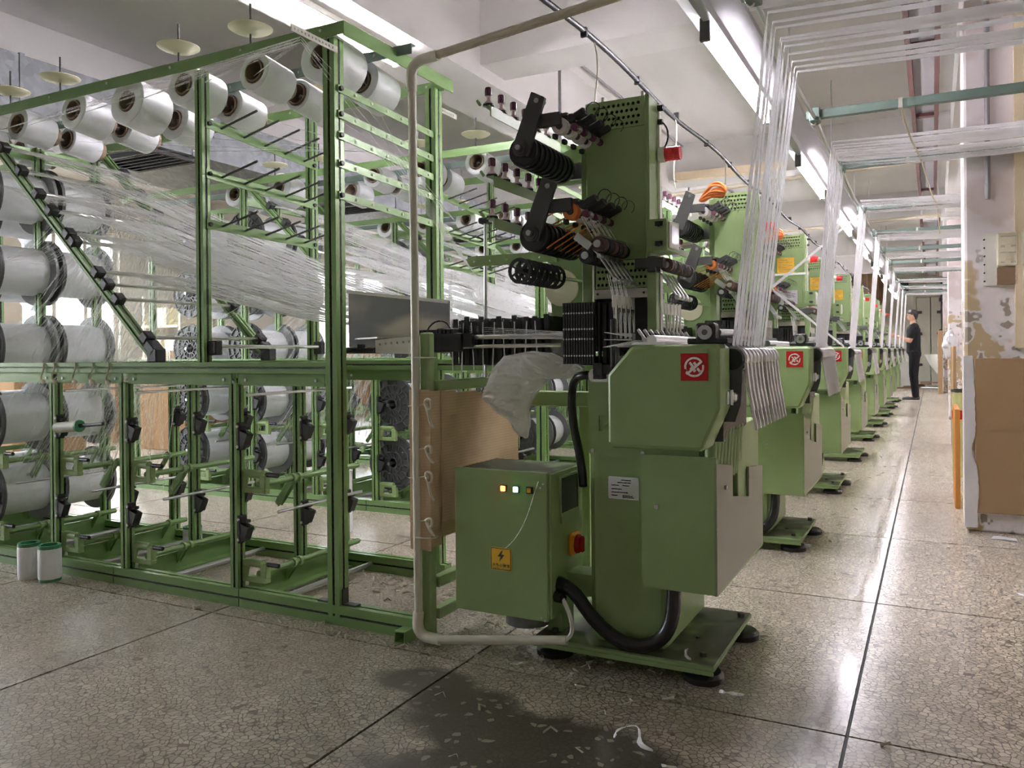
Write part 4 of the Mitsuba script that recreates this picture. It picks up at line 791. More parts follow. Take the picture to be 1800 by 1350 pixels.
# slanting rails with clamps and chrome rods
def diag(px): 
    x = -2.372*math.tan(math.radians(27.4488)+math.atan((900-px)/1424.08)); return x, .985+(-2.94-x)*.93
for y, xt in ((YF0, -4.24), (YR0, -4.24)):
    zt = .985+(-2.94-xt)*.93
    d_ = part(K, 'slant_rail', slotrod((xt, y, zt), (-2.94, y, .985)), 'creel_green')
    part(d_, 'slant_slot', mv(slotrod((xt, y, zt), (-2.94, y, .985), .009), (.0085, 0, .0095)), 'groove')
    part(K, 'foot_clamp', cat(bx(-2.975, -2.915, y-.026, y+.026, .972, 1.03, .004), rotm(bx(-3.0, -2.94, y-.028, y+.028, 1.01, 1.05, .004), 'y', 42, (-2.96, y, 1.02))), 'black')
    if y == YR0: part(K, 'top_clamp', bx(-4.29, -4.22, y-.03, y+.03, 2.12, 2.19, .006), 'black')
RODS = [diag(p) for p in (10, 40, 70, 92, 122, 132, 172, 188, 207, 257)]
for x, z in RODS:
    r_ = part(K, 'guide_rod', cyl((x+.012, 2.36, z+.03), (x+.012, 3.05, z+.03), .0085, 10), 'chrome')
    for y in (YF0, YR0): part(r_, 'rod_clamp', rotm(bx(x-.012, x+.036, y-.026, y+.022, z+.006, z+.052, .006), 'y', 42, (x+.012, y, z+.03)), 'black')
r_ = part(K, 'guide_rod', cyl((-2.60, 2.37, 1.035), (-2.60, 3.04, 1.035), .0085, 10), 'chrome')
for y in (2.385, 3.02): part(r_, 'rod_clamp', bx(-2.63, -2.585, y-.02, y+.02, 1.0, 1.06, .005), 'black')
# bearing blocks and brake gear on the beam stations
def bearing(x, y, z):
    return cat(bx(x+.018, x+.034, y-.02, y+.02, z-.06, z+.05, .004), prism([(x+.03, z+.02), (x+.075, z+.005), (x+.05, z-.05), (x+.03, z-.05)], 'y', y-.018, y+.018), bx(x+.03, x+.06, y-.012, y+.012, z+.022, z+.034))
for x in XS[:4]:
    for y in (YF0, YM0, YR0):
        for z in (.68, .31):
            h = part(K, 'bearing_block', bearing(x, y, z), 'black')
            part(h, 'block_bolts', cat(*[cyl((x+.026, y-.02, zz), (x+.026, y-.025, zz), .006, 8) for zz in (z+.035, z-.045)]), 'steel')
def brake(x, z):
    h = part(K, 'brake_shaft', cyl((x+.085, 2.40, z), (x+.085, 3.03, z), .013, 12), 'creel_green')
    part(h, 'brake_handle', cat(cyl((x+.03, 2.39, z+.045), (x+.12, 2.39, z+.045), .017, 14), bx(x+.115, x+.145, 2.375, 2.405, z-.01, z+.045, .003), bx(x+.02, x+.145, 2.375, 2.405, z-.03, z-.008, .003)), 'loom_green')
    part(h, 'handle_grip', cyl((x+.14, 2.39, z+.045), (x+.20, 2.39, z+.045), .009, 10), 'black')
    part(h, 'bracket_plate', prism([(x+.02, z+.06), (x+.06, z+.045), (x+.045, z-.02), (x+.02, z-.03)], 'y', 2.375, 2.38), 'loom_green')
    for y in (2.60, 2.62, 2.92):
        part(h, 'link_bar', mv(rotm(bx(-.014, .014, -.002, .002, -.15, .01), 'y', 38), (x+.085, y, z)), 'creel_green')
    part(h, 'link_rod', cyl((x+.17, 2.42, z-.105), (x+.17, 2.95, z-.105), .0065, 8), 'steel')
    part(h, 'shaft_collar', cat(*[lathe([(0, .012), (0, .02), (.014, .02), (.014, .012)], (x+.085, y, z), (0, 1, 0), 12) for y in (2.59, 2.625, 2.915)]), 'loom_green')
for x in XS[:5]:
    brake(x, .48); brake(x, .125)
    part(K, 'floor_channel', cat(bx(x+.03, x+.036, 2.40, 3.0, .012, .095), bx(x+.03, x+.075, 2.40, 3.0, .012, .018)), 'creel_green')
    part(K, 'floor_bar', cyl((x+.18, 2.40, .035), (x+.18, 3.0, .035), .011, 8), 'steel')
for x, z in ((-2.43, .86), (-3.09, .86), (-3.58, .86)): part(K, 'thread_rod', cyl((x, 2.38, z-.02), (x, 3.03, z-.02), .006, 8), 'chrome')
tk = thing('tie_cord', 'knotted white cords tied along the table rail of the nearest creel', 'cord')
for k, x in enumerate((-3.68, -3.60, -3.45, -3.33, -3.22)):
    part(tk, 'cord', tube(spline([(x, 2.342, .972), (x+.01, 2.338, .94), (x-.005, 2.336, .905), (x+.01+.02*(k % 2), 2.337, .875)], 4), .0035, 6), 'rope', True); part(tk, 'knot', ball((x+.01, 2.335, .885), (.018, .008, .011), 1), 'rope', True)
sp_ = thing('tube_spool', 'pale plastic tube on a black rod lying between the left posts', 'spool')
part(sp_, 'rod', cyl((-3.60, 2.345, .672), (-3.26, 2.345, .70), .008, 10), 'black'); part(sp_, 'tube', cyl((-3.585, 2.345, .672), (-3.43, 2.345, .685), .024, 16), 'grey_paint'); part(sp_, 'rim', cyl((-3.43, 2.345, .685), (-3.42, 2.345, .686), .0275, 16), 'vinyl_green')
creels = [K]
NC = 7
cs = ['second green creel frame, behind the nearest one', 'third green creel frame back', 'fourth green creel frame back', 'fifth green creel frame back', 'sixth green creel frame back', 'farthest green creel frame back']
ctiny = ('plate_bolts', 'block_bolts', 'eyelets', 'bar_bolts', 'end_tube')
for i in range(1, NC): creels.append(dup(K, cs[i-1], T().translate([0, PITCH*i, 0]), ctiny if i < 3 else ctiny+('slot', 'brake', 'bearing', 'header', 'floor_', 'bracket', 'rod_clamp')))

# yarn packages on the top pegs
def package(r, Lg, rc, fill=.004):
    return lathe([(fill, rc+.004), (0, rc+.012), (0, r-.006), (.004, r), (Lg-.004, r), (Lg, r-.006), (Lg, rc)], (0, 0, 0), (0, 1, 0), 40)
core = lathe([(-.004, .040), (-.004, .046), (.20, .046), (.20, .040), (-.004, .040)], (0, 0, 0), (0, 1, 0), 24)
corem = shape(core, 'core_brown', 30); pegm = shape(cat(cyl((0, .02, 0), (0, .24, 0), .008, 8), cyl((0, .055, 0), (0, .062, 0), .038, 18)), 'dark_steel', 30)
packs = {}
ROW = [-3.985-.415, -3.985, -3.555, -3.18, -2.82, -2.415, -2.07]
RAD = [.080, .080, .090, .108, .092, .078, .100]
RZ = [2.11, 2.112, 2.116, 2.102, 2.118, 2.106, 2.106]
where = ['leftmost', 'second', 'third', 'fourth', 'fifth', 'sixth', 'seventh']
CN = ['nearest', 'second', 'third', 'fourth', 'fifth', 'sixth', 'farthest']
for i in range(4):
    for row, (yb, dz) in enumerate(((2.42, 0.035), (2.69, 0.02))):
        for j, x in enumerate(ROW):
            if i and (j+i*3+row) % 7 == 5: continue
            jj = (j+2*i) % 7 if i else j
            r = RAD[jj]*(1.0 if row == 0 else .88)
            key = (round(r, 3),)
            if key not in packs: packs[key] = shape(package(r, .165, .046), 'yarn', 35)
            Tm = T().translate([x-(.02*row), yb+PITCH*i, (RZ[jj] if not i else 2.11)+dz]) @ T().rotate([1, 0, 0], -7)
            x = x-.025
            t = thing('yarn_package', f'white yarn package, {where[j]} from left, {"front" if row == 0 else "back"} row atop the {CN[i]} creel', 'yarn package', f'yarn packages on top of the {CN[i]} creel')
            part(t, 'yarn', packs[key], None, to_world=Tm); part(t, 'core', corem, None, to_world=Tm); part(t, 'peg', pegm, None, to_world=Tm)
discm = shape(lathe([(0, 0), (0, .02), (.012, .07), (.022, .086), (.025, .086), (.016, .068), (.006, .02), (.006, 0)], (0, 0, 0), (0, 0, 1), 30), 'cream', 40)
pinm = shape(cyl((0, 0, -.05), (0, 0, .12), .004, 8), 'dark_steel')
for i in range(4):
    for j, x in enumerate((-3.985, -3.60, -2.81, -2.40)):
        t = thing('thread_disc', f'cream thread disc on a pin, {ORD[j]} from the left on top of the {CN[i]} creel', 'disc')
        Tm = T().translate([x, 2.39+PITCH*i, 2.275]); part(t, 'disc', discm, None, to_world=Tm); part(t, 'pin', pinm, None, to_world=Tm)

# warp beams: big white spools with black flanges, lying along the depth of the creel
FW, FRAD, BR = .285, .178, .128
fl_out = []
face = Point(0, 0).buffer(FRAD, quad_segs=14).difference(Point(0, 0).buffer(.028, quad_segs=5))
fdisc = prism(face, 'y', 0, .008)
ribs = [prism(Point(0, 0).buffer(r0, quad_segs=12).difference(Point(0, 0).buffer(r0-.007, quad_segs=12)), 'y', -.009, 0) for r0 in (.176, .128, .075, .04)]
for a in range(14):
    an = a*2*math.pi/14
    for r0, r1, da in ((.13, .17, 0), (.076, .122, .11), (.076, .122, -.11), (.04, .07, .2)):
        ribs.append(prism(LineString([(r0*math.cos(an), r0*math.sin(an)), (r1*math.cos(an+da), r1*math.sin(an+da))]).buffer(.003, cap_style=2), 'y', -.008, 0))
flm = cat(fdisc, *ribs); flangem = shape(flm, 'flange', False)
flangeb = shape(cat(mv(fdisc, (0, FW-.008, 0)), mv(ribs[0], (0, FW+.009, 0))), 'grey_flange', False)
barrelm = shape(lathe([(.008, .03), (.008, BR), (FW-.008, BR), (FW-.008, .03)], (0, 0, 0), (0, 1, 0), 44), 'yarn', 35)
axlem = shape(cyl((0, -.05, 0), (0, FW+.05, 0), .011, 10), 'steel')
LEV = [.305, .675, 1.05, 1.455, 1.84]
LN = ['lowest', 'second lowest', 'middle', 'second highest', 'highest']
def beam(i, x, y, z, label):
    t = thing('warp_beam', label, 'warp beam', f'warp beams on the {CN[i]} creel')
    Tm = T().translate([x, y+PITCH*i, z]) @ T().rotate([0, 1, 0], (37*len(kids)) % 90)
    part(t, 'barrel', barrelm, None, label='white wound yarn', to_world=Tm); part(t, 'front_flange', flangem, None, label='ribbed black flange', to_world=Tm); part(t, 'rear_flange', flangeb, None, to_world=Tm); part(t, 'axle', axlem, None, to_world=Tm)
for i in range(NC-1):
    for l, z in enumerate(LEV):
        for q, y in enumerate((2.425, 2.755)):
            beam(i, -4.30, y, z, f'{"front" if q == 0 else "rear"} warp beam, {LN[l]} in the tall column of the {CN[i]} creel')
            if l < 2 and i > 0: beam(i, -3.05, y, z, f'{"front" if q == 0 else "rear"} warp beam, {LN[l]} in the short column of the {CN[i]} creel')
            if i < 2: beam(i, -4.86, y, z, f'{"front" if q == 0 else "rear"} warp beam, {LN[l]} in the outermost left column of the {CN[i]} creel')
# warp threads from the beams over the rods to the loom: nobody could count them
R2 = np.random.default_rng(11)
for i in range(4):
    lines, cur_ = [], []
    for b, (x, z) in enumerate(RODS[:7]):
        n = 34 if b < 3 else 70
        for k in range(n):
            f = k/(n-1); y0 = 2.42+.60*((f*4.0) % 1 if False else f); y1 = 2.55+.30*f
            jit = R2.normal(0, .004)
            xs, zs = x+.012, z+.042
            grp = int(f*5)
            ye = 2.62+.32*(grp+((f*5) % 1)*.72)/5
            xe, ze = -2.31, 1.345-.034*b
            xm, zm = xs+(xe-xs)*.5, zs+(ze-zs)*.5-.012+jit*.5
            lines.append([(xs, y0, zs), (xs+(xe-xs)*.25, y0+(ye-y0)*.3, zs+(ze-zs)*.25+jit), (xm, y0+(ye-y0)*.6, zm), (xs+(xe-xs)*.75, y0+(ye-y0)*.85, zs+(ze-zs)*.75-.006), (xe, ye, ze), (-1.56, 2.60+.18*f, 1.10-.008*b), (-1.04, 2.42+.32*f, 1.062-.003*b)])
    w = solo('warp_sheet', threads([[(q[0], q[1]+PITCH*i, q[2]) for q in l] for l in lines], .0011), 'thread', f'fine white warp threads sweeping from the rods of the {CN[i]} creel to its loom', 'warp threads', kind='stuff', smooth=True)
    for l, z in enumerate(LEV):
        for q, yb in enumerate((2.44, 2.77)):
            x, zt = RODS[(6-l-q) % 7]
            for k in range(24):
                f = k/23; y = yb+.255*f
                cur_.append([(-4.17, y, z+.03), (-4.17+(x+4.17)*.5, y+.02*R2.normal(), (z+zt)/2+.01*R2.normal()), (x+.02, 2.42+.6*((f*.5)+.5*q), zt+.02)])
    for k in range(110):
        x, zt = RODS[(k*5) % 7]; f = R2.random()
        cur_.append([(-3.95+.45*f, 2.45+.55*R2.random(), .30+.35*R2.random()), (-3.7+.4*f, 2.5+.45*R2.random(), .9+.1*f), (min(x+.3, -3.0), 2.45+.55*f, zt*.92)])
    solo('warp_curtain', threads([[(q[0], q[1]+PITCH*i, q[2]) for q in l] for l in cur_], .0008), 'thread', f'fine white threads rising from the warp beams to the rods of the {CN[i]} creel', 'warp threads', kind='stuff', smooth=True)
tl = []
for j, x in enumerate(ROW):
    for a in range(3): tl.append([(x, 2.42, 2.12), (-1.97, 2.20, 2.12-.01*a), (-1.94, 2.5+.1*a, 1.97-.1*a), (-1.6, 2.62, 1.5)])
    tl.append([(x, 2.69, 2.12), (-1.94, 2.6+.03*j, 1.8), (-1.55, 2.68, 1.3), (-1.5, 2.7, 1.1)])
solo('package_threads', threads(tl, .0009), 'thread', 'stray white threads drawn from the top yarn packages to the guide bars', 'threads', kind='stuff', smooth=True)

# yarn cylinders on the floor
for x, y, g, lab in ((-3.64, 2.243, 0, 'white yarn tube, left one of the pair standing at the creel foot'), (-3.51, 2.255, 1, 'white yarn tube with green foot, right one of the pair at the creel')):
    t = thing('yarn_tube', lab, 'yarn tube', 'pair of yarn tubes at the foot of the nearest creel')
    part(t, 'yarn', lathe([(.012, .02), (.012, .046), (.018, .048), (.142, .048), (.148, .046), (.148, .036)], (x, y, 0), (0, 0, 1), 30), 'yarn')
    part(t, 'rim', lathe([(.145, .034), (.145, .047), (.160, .047), (.160, .034), (.05, .034)], (x, y, 0), (0, 0, 1), 30), 'vinyl_green'); part(t, 'foot_rim', lathe([(0, .03), (0, .046), (.013, .046), (.013, .03)], (x, y, 0), (0, 0, 1), 30), 'vinyl_green' if g else 'white_plastic')
for x, y, h, r, lab in ((-2.95, 3.62, .34, .04, 'tall white yarn tube standing behind the nearest creel'), (-2.43, 3.62, .34, .04, 'tall white yarn tube half hidden by the tall corner post'), (-3.30, 2.86, .14, .045, 'short white yarn tube with a green rim inside the nearest creel')):
    t = thing('yarn_tube', lab, 'yarn tube'); part(t, 'yarn', lathe([(0, .02), (0, r), (h-.006, r), (h, r-.005), (h, r-.014), (h*.5, r-.014)], (x, y, 0), (0, 0, 1), 26), 'yarn')
    part(t, 'rim', lathe([(h-.004, r-.013), (h-.004, r+.001), (h+.004, r+.001), (h+.004, r-.013)], (x, y, 0), (0, 0, 1), 26), 'vinyl_green' if h < .2 else 'white_plastic')
t = thing('yarn_tube', 'small white yarn cone lying on the floor behind the corner post', 'yarn tube')
part(t, 'yarn', cyl((-2.10, 3.50, .03), (-2.02, 3.44, .03), .03, 18, .024), 'yarn', True); part(t, 'core', cyl((-2.02, 3.44, .03), (-2.012, 3.434, .03), .012, 12), 'core_brown')

# cardboard screen tied to the loom's rear frame
c1 = thing('cardboard_screen', 'tall brown corrugated cardboard wrapped round the green tube post', 'cardboard sheet')
part(c1, 'sheet', cat(bx(-1.606, -1.602, 2.318, 2.39, .325, .875), bx(-1.606, -1.521, 2.318, 2.322, .325, .875), bx(-1.525, -1.521, 2.318, 2.385, .335, .87)), 'cardboard')
c2 = thing('cardboard_screen', 'wide brown corrugated cardboard sheet hanging in folds beside the green cabinet', 'cardboard sheet')
yy = [2.383, 2.47, 2.475, 2.62, 2.626, 2.79, 2.796, 2.96]; xx = [-1.518, -1.512, -1.520, -1.513, -1.522, -1.514, -1.522, -1.515]
for k in range(0, 8, 2): part(c2, 'fold_panel', prism(LineString([(xx[k], yy[k]), (xx[k+1], yy[k+1])]).buffer(.003, cap_style=2), 'z', .362+.01*math.sin(k), .868-.004*k), 'cardboard')
def tie(z, dx=0):
    t = thing('cord_tie', f'white cord knotted round the cardboard, {ORD[tie.n]} from the top', 'cord'); tie.n += 1
    part(t, 'band', tube([(-1.607, 2.316, z-.004), (-1.56, 2.315, z), (-1.53, 2.314, z+.006)], .0032, 6), 'rope', True)
    s_ = 1 if tie.n % 2 else .6
    part(t, 'loop', tube(spline([(-1.533, 2.311, z), (-1.522, 2.305, z+.022*s_), (-1.508, 2.303, z+.018*s_), (-1.512, 2.304, z-.012), (-1.530, 2.308, z-.004)], 6), .0048, 7), 'rope', True)
    part(t, 'loose_end', tube(spline([(-1.533, 2.310, z), (-1.520, 2.304, z-.02), (-1.512, 2.303, z-.05*s_), (-1.500, 2.306, z-.075*s_)], 6), .0055, 7), 'rope', True)
    part(t, 'knot', ball((-1.533, 2.311, z+.004), (.009, .006, .009), 1), 'rope', True)
tie.n = 0
for z in (.822, .672, .575, .425): tie(z)

# clear plastic bag hanging from the warp frame
bp = Polygon([(-1.38, .845), (-1.34, .93), (-1.29, .985), (-1.20, 1.0), (-1.12, .995), (-1.06, .965), (-1.02, .955), (-1.005, .945), (-1.015, .928), (-1.07, .915), (-1.13, .915), (-1.17, .875), (-1.20, .84), (-1.215, .80), (-1.205, .775), (-1.215, .715), (-1.25, .735), (-1.28, .78), (-1.33, .80)])
def puff(poly, y, depth, seed):
    m = trimesh.creation.extrude_polygon(poly.buffer(.004), .004, engine='earcut')
    m = m.subdivide_to_size(.012, max_iter=9); v = np.array(m.vertices); f = np.array(m.faces)
    from shapely import distance, points
    dd = distance(poly.exterior, points(v[:, :2])); s = np.where(v[:, 2] > .002, 1, -1)
    bulge = depth*np.sqrt(np.clip(dd/.06, 0, 1))
    nz = meshkit.fbm(np.c_[v[:, 0]*16, v[:, 1]*26, s*3], 4, seed)-.5; fold = np.sin((v[:, 0]*.6+v[:, 1])*120+9*meshkit.noise(np.c_[v[:, :2]*11, s], seed))
    y_ = y+s*bulge+(nz*.10+fold*.006)*np.clip(dd/.015, 0, 1)
    return np.c_[v[:, 0]+.006*nz, y_, v[:, 1]+.006*nz], f[:, ::-1]
solo('plastic_bag', puff(bp, 2.44, .035, 4), 'bag', 'crumpled translucent plastic bag hanging over the warp beside the black heddle frames', 'plastic bag', smooth=50)

# ================================================================ tapes, rack and rail overhead
rack = thing('tape_rail', 'long thin steel rail overhead that carries the woven tapes', 'rail')
PX, PZ = -0.462, 2.04
BARS = [2.45, 3.87, 5.03, 6.6, 8.05, 9.5, 10.95, 12.4, 13.85, 15.3, 16.75]
for k in range(10):
    y0, y1 = BARS[k]+.04, BARS[k+1]+.04
    tt = np.linspace(0, 1, 9)
    part(rack, 'rail_length', tube([(PX, y0+(y1-y0)*q, PZ-.02*math.sin(math.pi*q)) for q in tt], .0085, 8), 'steel', True)
    part(rack, 'coupling', cyl((PX, y1-.03, PZ), (PX, y1+.03, PZ), .014, 10), 'rack_green')
for k in range(11):
    y = BARS[k]-.04
    b = thing('rack_bar', f'grey green overhead bar crossing to the columns, {ORD[k]} along the row', 'bar')
    part(b, 'bar', cat(bx(-.50, 2.6, y+.03, y+.05, PZ, PZ+.034), bx(-.50, 2.6, y+.03, y+.065, PZ-.002, PZ+.002)), 'rack_green'); part(b, 'clamp', bx(-.485, -.44, y+.005, y+.07, PZ-.02, PZ+.042, .004), 'rack_green')
    part(b, 'tie', tube([(-.47+.016*math.cos(a), y+.04, PZ+.01+.04*math.sin(a)) for a in np.linspace(0, 6.28, 13)], .0032, 6), 'white_plastic')
    part(b, 'bar_hanger', cyl((1.4, y+.04, PZ+.03), (1.4, y+.04, ZC), .008, 8), 'steel')
    if k > 0:
        part(b, 'paper_wrap', bx(-.125, -.108, y+.026, y+.054, PZ-.006, PZ+.038), 'white_plastic')
cord = thing('sagging_cord', 'thin white cord slung between the overhead bars', 'cord')
part(cord, 'cord', tube(spline([(-.115, 3.87, PZ), (-.08, 4.45, PZ-.03), (-.05, 5.03, PZ), (.0, 5.8, PZ-.06), (.03, 6.6, PZ), (.05, 7.3, PZ-.06), (.06, 8.05, PZ)], 6), .0045, 6), 'rope', True)
R3 = np.random.default_rng(5)
for i in range(NL):
    n = 10 if i < 7 else 7
    for k in range(n):
        f = k/(n-1)
        ya = 2.318+.455*f+PITCH*i; yt = 2.62+.60*f+.015*R3.normal()+PITCH*i+(.22 if i == 6 else 0)
        w = .015 if k % 3 else .017
        za = 1.013
        lo = np.linspace(0, 1, 13); p = [(-.499+(PX+.014+.499)*q, ya+(yt-ya)*q, za+(PZ+.009-za)*q) for q in lo]
        ang = .20+.10*np.sin(lo*3+k*1.3)+(.15 if k % 3 == 1 else 0)
        sd = [(math.sin(a), math.cos(a), 0) for a in ang]
        sag = .018+.012*R3.random(); dy = R3.normal(0, .05)
        h = np.linspace(0, 1, 9)[1:]; p += [(PX+.02+3.0*q, yt+(.05+dy*.5)*q*(0 if i == 1 else 1), PZ+.012-sag*math.sin(min(1, q*2)*3.14)+.004*k*q) for q in h]
        sd += [(0.0, 1.0-.35*min(1, q*3), -.8*min(1, q*4)-.12*math.sin(q*5+k)) for q in h]
        solo('woven_tape', ribbon(p, [w]*13+[.020]*8, .0014, sd), 'tape', f'white woven tape, {ORD[k]} of those rising from the {NTH[i]} loom and running off overhead', 'woven tape', f'tapes from the {NTH[i]} loom')
for i, p in enumerate(([(-.52, 5.75, 1.02), (-.72, 4.33, 1.30), (-.73, 4.30, 1.32), (-.465, 6.4, 1.98)], [(-.80, 6.1, 1.545), (-1.02, 6.1, 1.545)])):
    solo('loose_tape', ribbon(p, .016, .0014, (0, .3, 1)), 'tape', ['loose white tape strung from the second loom up to the rail', 'white tape tied across the column of the third loom'][i], 'woven tape')

# ================================================================ things further back on the left
def crate(name, x0, x1, y0, y1, z0, z1, label, m='cardboard_plain'):
    c = thing(name, label, 'cardboard box' if m == 'cardboard_plain' else 'box')
    part(c, 'carton', bx(x0, x1, y0, y1, z0, z1, .006), m); part(c, 'tape', bx((x0+x1)/2-.03, (x0+x1)/2+.03, y0-.002, y1+.002, z0+.01, z1+.002), 'wrapped_card'); 
    part(c, 'flap_seam', bx(x0+.01, x1-.01, (y0+y1)/2-.004, (y0+y1)/2+.004, z1, z1+.003), 'dark_wood')
crate('cardboard_box', -7.9, -7.2, 4.3, 5.0, 0, .62, 'large brown cardboard box, lower of the stack behind the left beams')
crate('cardboard_box', -7.85, -7.25, 4.35, 4.95, .62, 1.2, 'brown cardboard box, upper of the stack behind the left beams')
crate('cardboard_box', -7.6, -6.9, 5.9, 6.5, 0, .75, 'brown cardboard box on the floor behind the nearest creel threads')
crate('cardboard_box', -7.5, -6.9, 5.95, 6.5, .75, 1.05, 'flat brown cardboard box topmost on the box behind the creel threads')
crate('cardboard_box', -9.0, -8.4, 6.2, 6.9, 0, .9, 'tall brown cardboard box by the windows')
for k in range(3): crate('cardboard_box', -9.3, -8.6, 10.5+.9*k, 11.2+.9*k, 0, .8+.25*(k % 2), f'brown cardboard box by the far windows, {ORD[k]} from the near end')
sh = thing('shelf_rack', 'cream shelf rack with parts trays behind the nearest creel', 'shelf')
for z in (.5, .95, 1.35): part(sh, 'shelf', bx(-8.9, -8.2, 6.95, 7.3, z, z+.03), 'socket')
for x in (-8.88, -8.23): part(sh, 'upright', bx(x, x+.035, 6.95, 7.3, 0, 1.75), 'socket')
for k, (x, z) in enumerate(((-8.8, .53), (-8.5, .53), (-8.8, .98), (-8.5, .98), (-8.7, 1.38))):
    solo('parts_tray', cat(bx(x, x+.25, 6.96, 7.28, z, z+.22, .008)), 'cream', f'cream parts tray on the shelf rack, {ORD[k]} counting up from the lowest shelf', 'tray')
cm = thing('winding_machine', 'grey winding machine with two control boxes and a red switch by the windows', 'machine')
part(cm, 'frame', cat(bx(-9.2, -8.2, 8.0, 8.3, .08, .2), bx(-8.95, -8.90, 8.1, 8.15, .2, 1.6), bx(-8.45, -8.40, 8.1, 8.15, .2, 1.6), bx(-9.1, -8.3, 8.1, 8.14, 1.5, 1.54)), 'grey_paint')
for x, z0, z1 in ((-9.05, .75, 1.15), (-8.62, .32, .98)): part(cm, 'control_box', bx(x, x+.36, 7.96, 8.1, z0, z1, .008), 'grey_paint')
part(cm, 'red_switch', lathe([(0, 0), (0, .05), (.02, .045), (.03, 0)], (-8.48, 7.96, .68), (0, -1, 0), 14), 'red'); part(cm, 'skid', bx(-9.2, -8.1, 7.95, 8.35, .0, .08), 'black')
pj = thing('foot_switch', 'low black pedal box standing on the floor beside the winding machine', 'pedal')
part(pj, 'body', bx(-7.75, -7.4, 6.95, 7.15, .03, .10, .01), 'black'); part(pj, 'legs', cat(bx(-7.72, -7.65, 6.97, 7.13, 0, .03), bx(-7.5, -7.43, 6.97, 7.13, 0, .03)), 'black'); part(pj, 'knob', ball((-7.55, 7.05, .115), .02, 1), 'black')
for k in range(4):
    x, y = -8.9+.5*(k % 2), 13.6+1.9*k
    m = thing('yarn_trolley', f'metal trolley stacked with white yarn by the windows, {ORD[k]} from the near end', 'trolley')
    part(m, 'frame', cat(*[bx(x+a, x+a+.03, y+b, y+b+.03, 0, 1.3) for a in (0, .6) for b in (0, .5)], bx(x, x+.63, y, y+.53, .1, .13), bx(x, x+.63, y, y+.53, .7, .73)), 'grey_paint')
    for q in range(4): part(m, 'yarn_cone', cyl((x+.16+.3*(q % 2), y+.15+.25*(q//2), .73), (x+.16+.3*(q % 2), y+.15+.25*(q//2), .98), .1, 14, .06), 'yarn', True)

# lint and scraps on the floor
def scrap(pts, w, label, name='tape_scrap'):
    p = spline(pts, 6); t = np.linspace(0, 9, len(p)); solo(name, ribbon(p, w, .0012, np.c_[np.sin(t)*.5, np.cos(t)*.6, .5+.3*np.sin(t*1.7)]), 'tape', label, 'tape scrap')
scrap([(-.735, 1.975, .004), (-.725, 2.02, .012), (-.70, 2.03, .016), (-.675, 1.99, .014), (-.665, 1.96, .012), (-.625, 1.945, .005)], .013, 'curled white tape scrap in the dark stain on the floor')
scrap([(-.56, 2.375, .004), (-.52, 2.36, .010), (-.49, 2.375, .005)], .010, 'white tape scrap on the floor by the black foot')
scrap([(-.68, 2.47, .074), (-.675, 2.43, .082), (-.665, 2.405, .078), (-.65, 2.40, .073)], .009, 'white tape scrap lying on the base plate')
scrap([(-.90, 1.68, .004), (-.87, 1.70, .012), (-.84, 1.665, .005)], .013, 'white tape scrap at the near edge of the stain')
scrap([(-.65, 4.33, .004), (-.60, 4.30, .014), (-.55, 4.33, .005)], .018, 'white tape scrap under the second loom')
scrap([(.30, 3.86, .003), (.36, 3.80, .006), (.40, 3.80, .003)], .006, 'thin white thread scrap on the right of the aisle')
R4 = np.random.default_rng(9)
def lint(n, cx, cy, sx, sy, label):
    ms = []
    for _ in range(n):
        x, y = cx+sx*R4.normal(), cy+sy*R4.normal(); a = R4.random()*6.28; l = .008+.02*R4.random()
        ms.append(ribbon([(x, y, .002), (x+l*math.cos(a), y+l*math.sin(a), .007*R4.random()+.004), (x+1.6*l*math.cos(a+.9), y+1.6*l*math.sin(a+.9), .002)], .004+.004*R4.random(), .0015, (0, 0, 1) if R4.random() < .3 else (math.sin(a), math.cos(a), .2)))
    solo('floor_lint', cat(*ms), 'grey_paint', label, 'lint', kind='stuff')
lint(120, -2.2, 2.88, .35, .09, 'white lint gathered along the rear rail of the nearest creel'); lint(70, -1.25, 2.45, .22, .10, 'grey lint under the control cabinet'); lint(14, -1.0, 1.95, .45, .25, 'bits of lint scattered round the dark stain')
lint(50, -1.9, 2.28, .5, .03, 'lint along the front base rail of the nearest creel'); lint(90, -.55, 6.5, .12, 2.5, 'lint along the feet of the loom row')
lt = thing('loose_thread', 'thin white thread hanging in a curve down the front of the green cabinet', 'thread')
part(lt, 'thread', tube(spline([(-1.118, 2.327, .588), (-1.135, 2.325, .54), (-1.165, 2.324, .46), (-1.205, 2.324, .395), (-1.24, 2.325, .362)], 8), .0013, 5), 'thread', True)

# ================================================================ the person at the far loom
import manifold3d as m3
def body_mesh(bones, edge, it=8):
    parts = []
    for (a, ra), (b, rb) in bones:
        pts = []
        for c, r in ((a, ra), (b, rb)):
            s = trimesh.creation.icosphere(1, 1.0).vertices*np.asarray(r, float)+np.asarray(c, float); pts.append(s)
        parts.append(m3.Manifold.hull_points(np.vstack(pts)))
    M_ = m3.Manifold.batch_boolean(parts, m3.OpType.Add).refine_to_length(edge).to_mesh()
    tm = trimesh.Trimesh(np.array(M_.vert_properties[:, :3]), np.array(M_.tri_verts), process=True)
    trimesh.smoothing.filter_taubin(tm, iterations=it)
    return np.array(tm.vertices), np.array(tm.faces)
def Pm(m): return mv(m, (-.33, 17.5, 0))
pe = thing('person', 'person in black T-shirt and trousers standing at the farthest loom, hands raised to it', 'person')
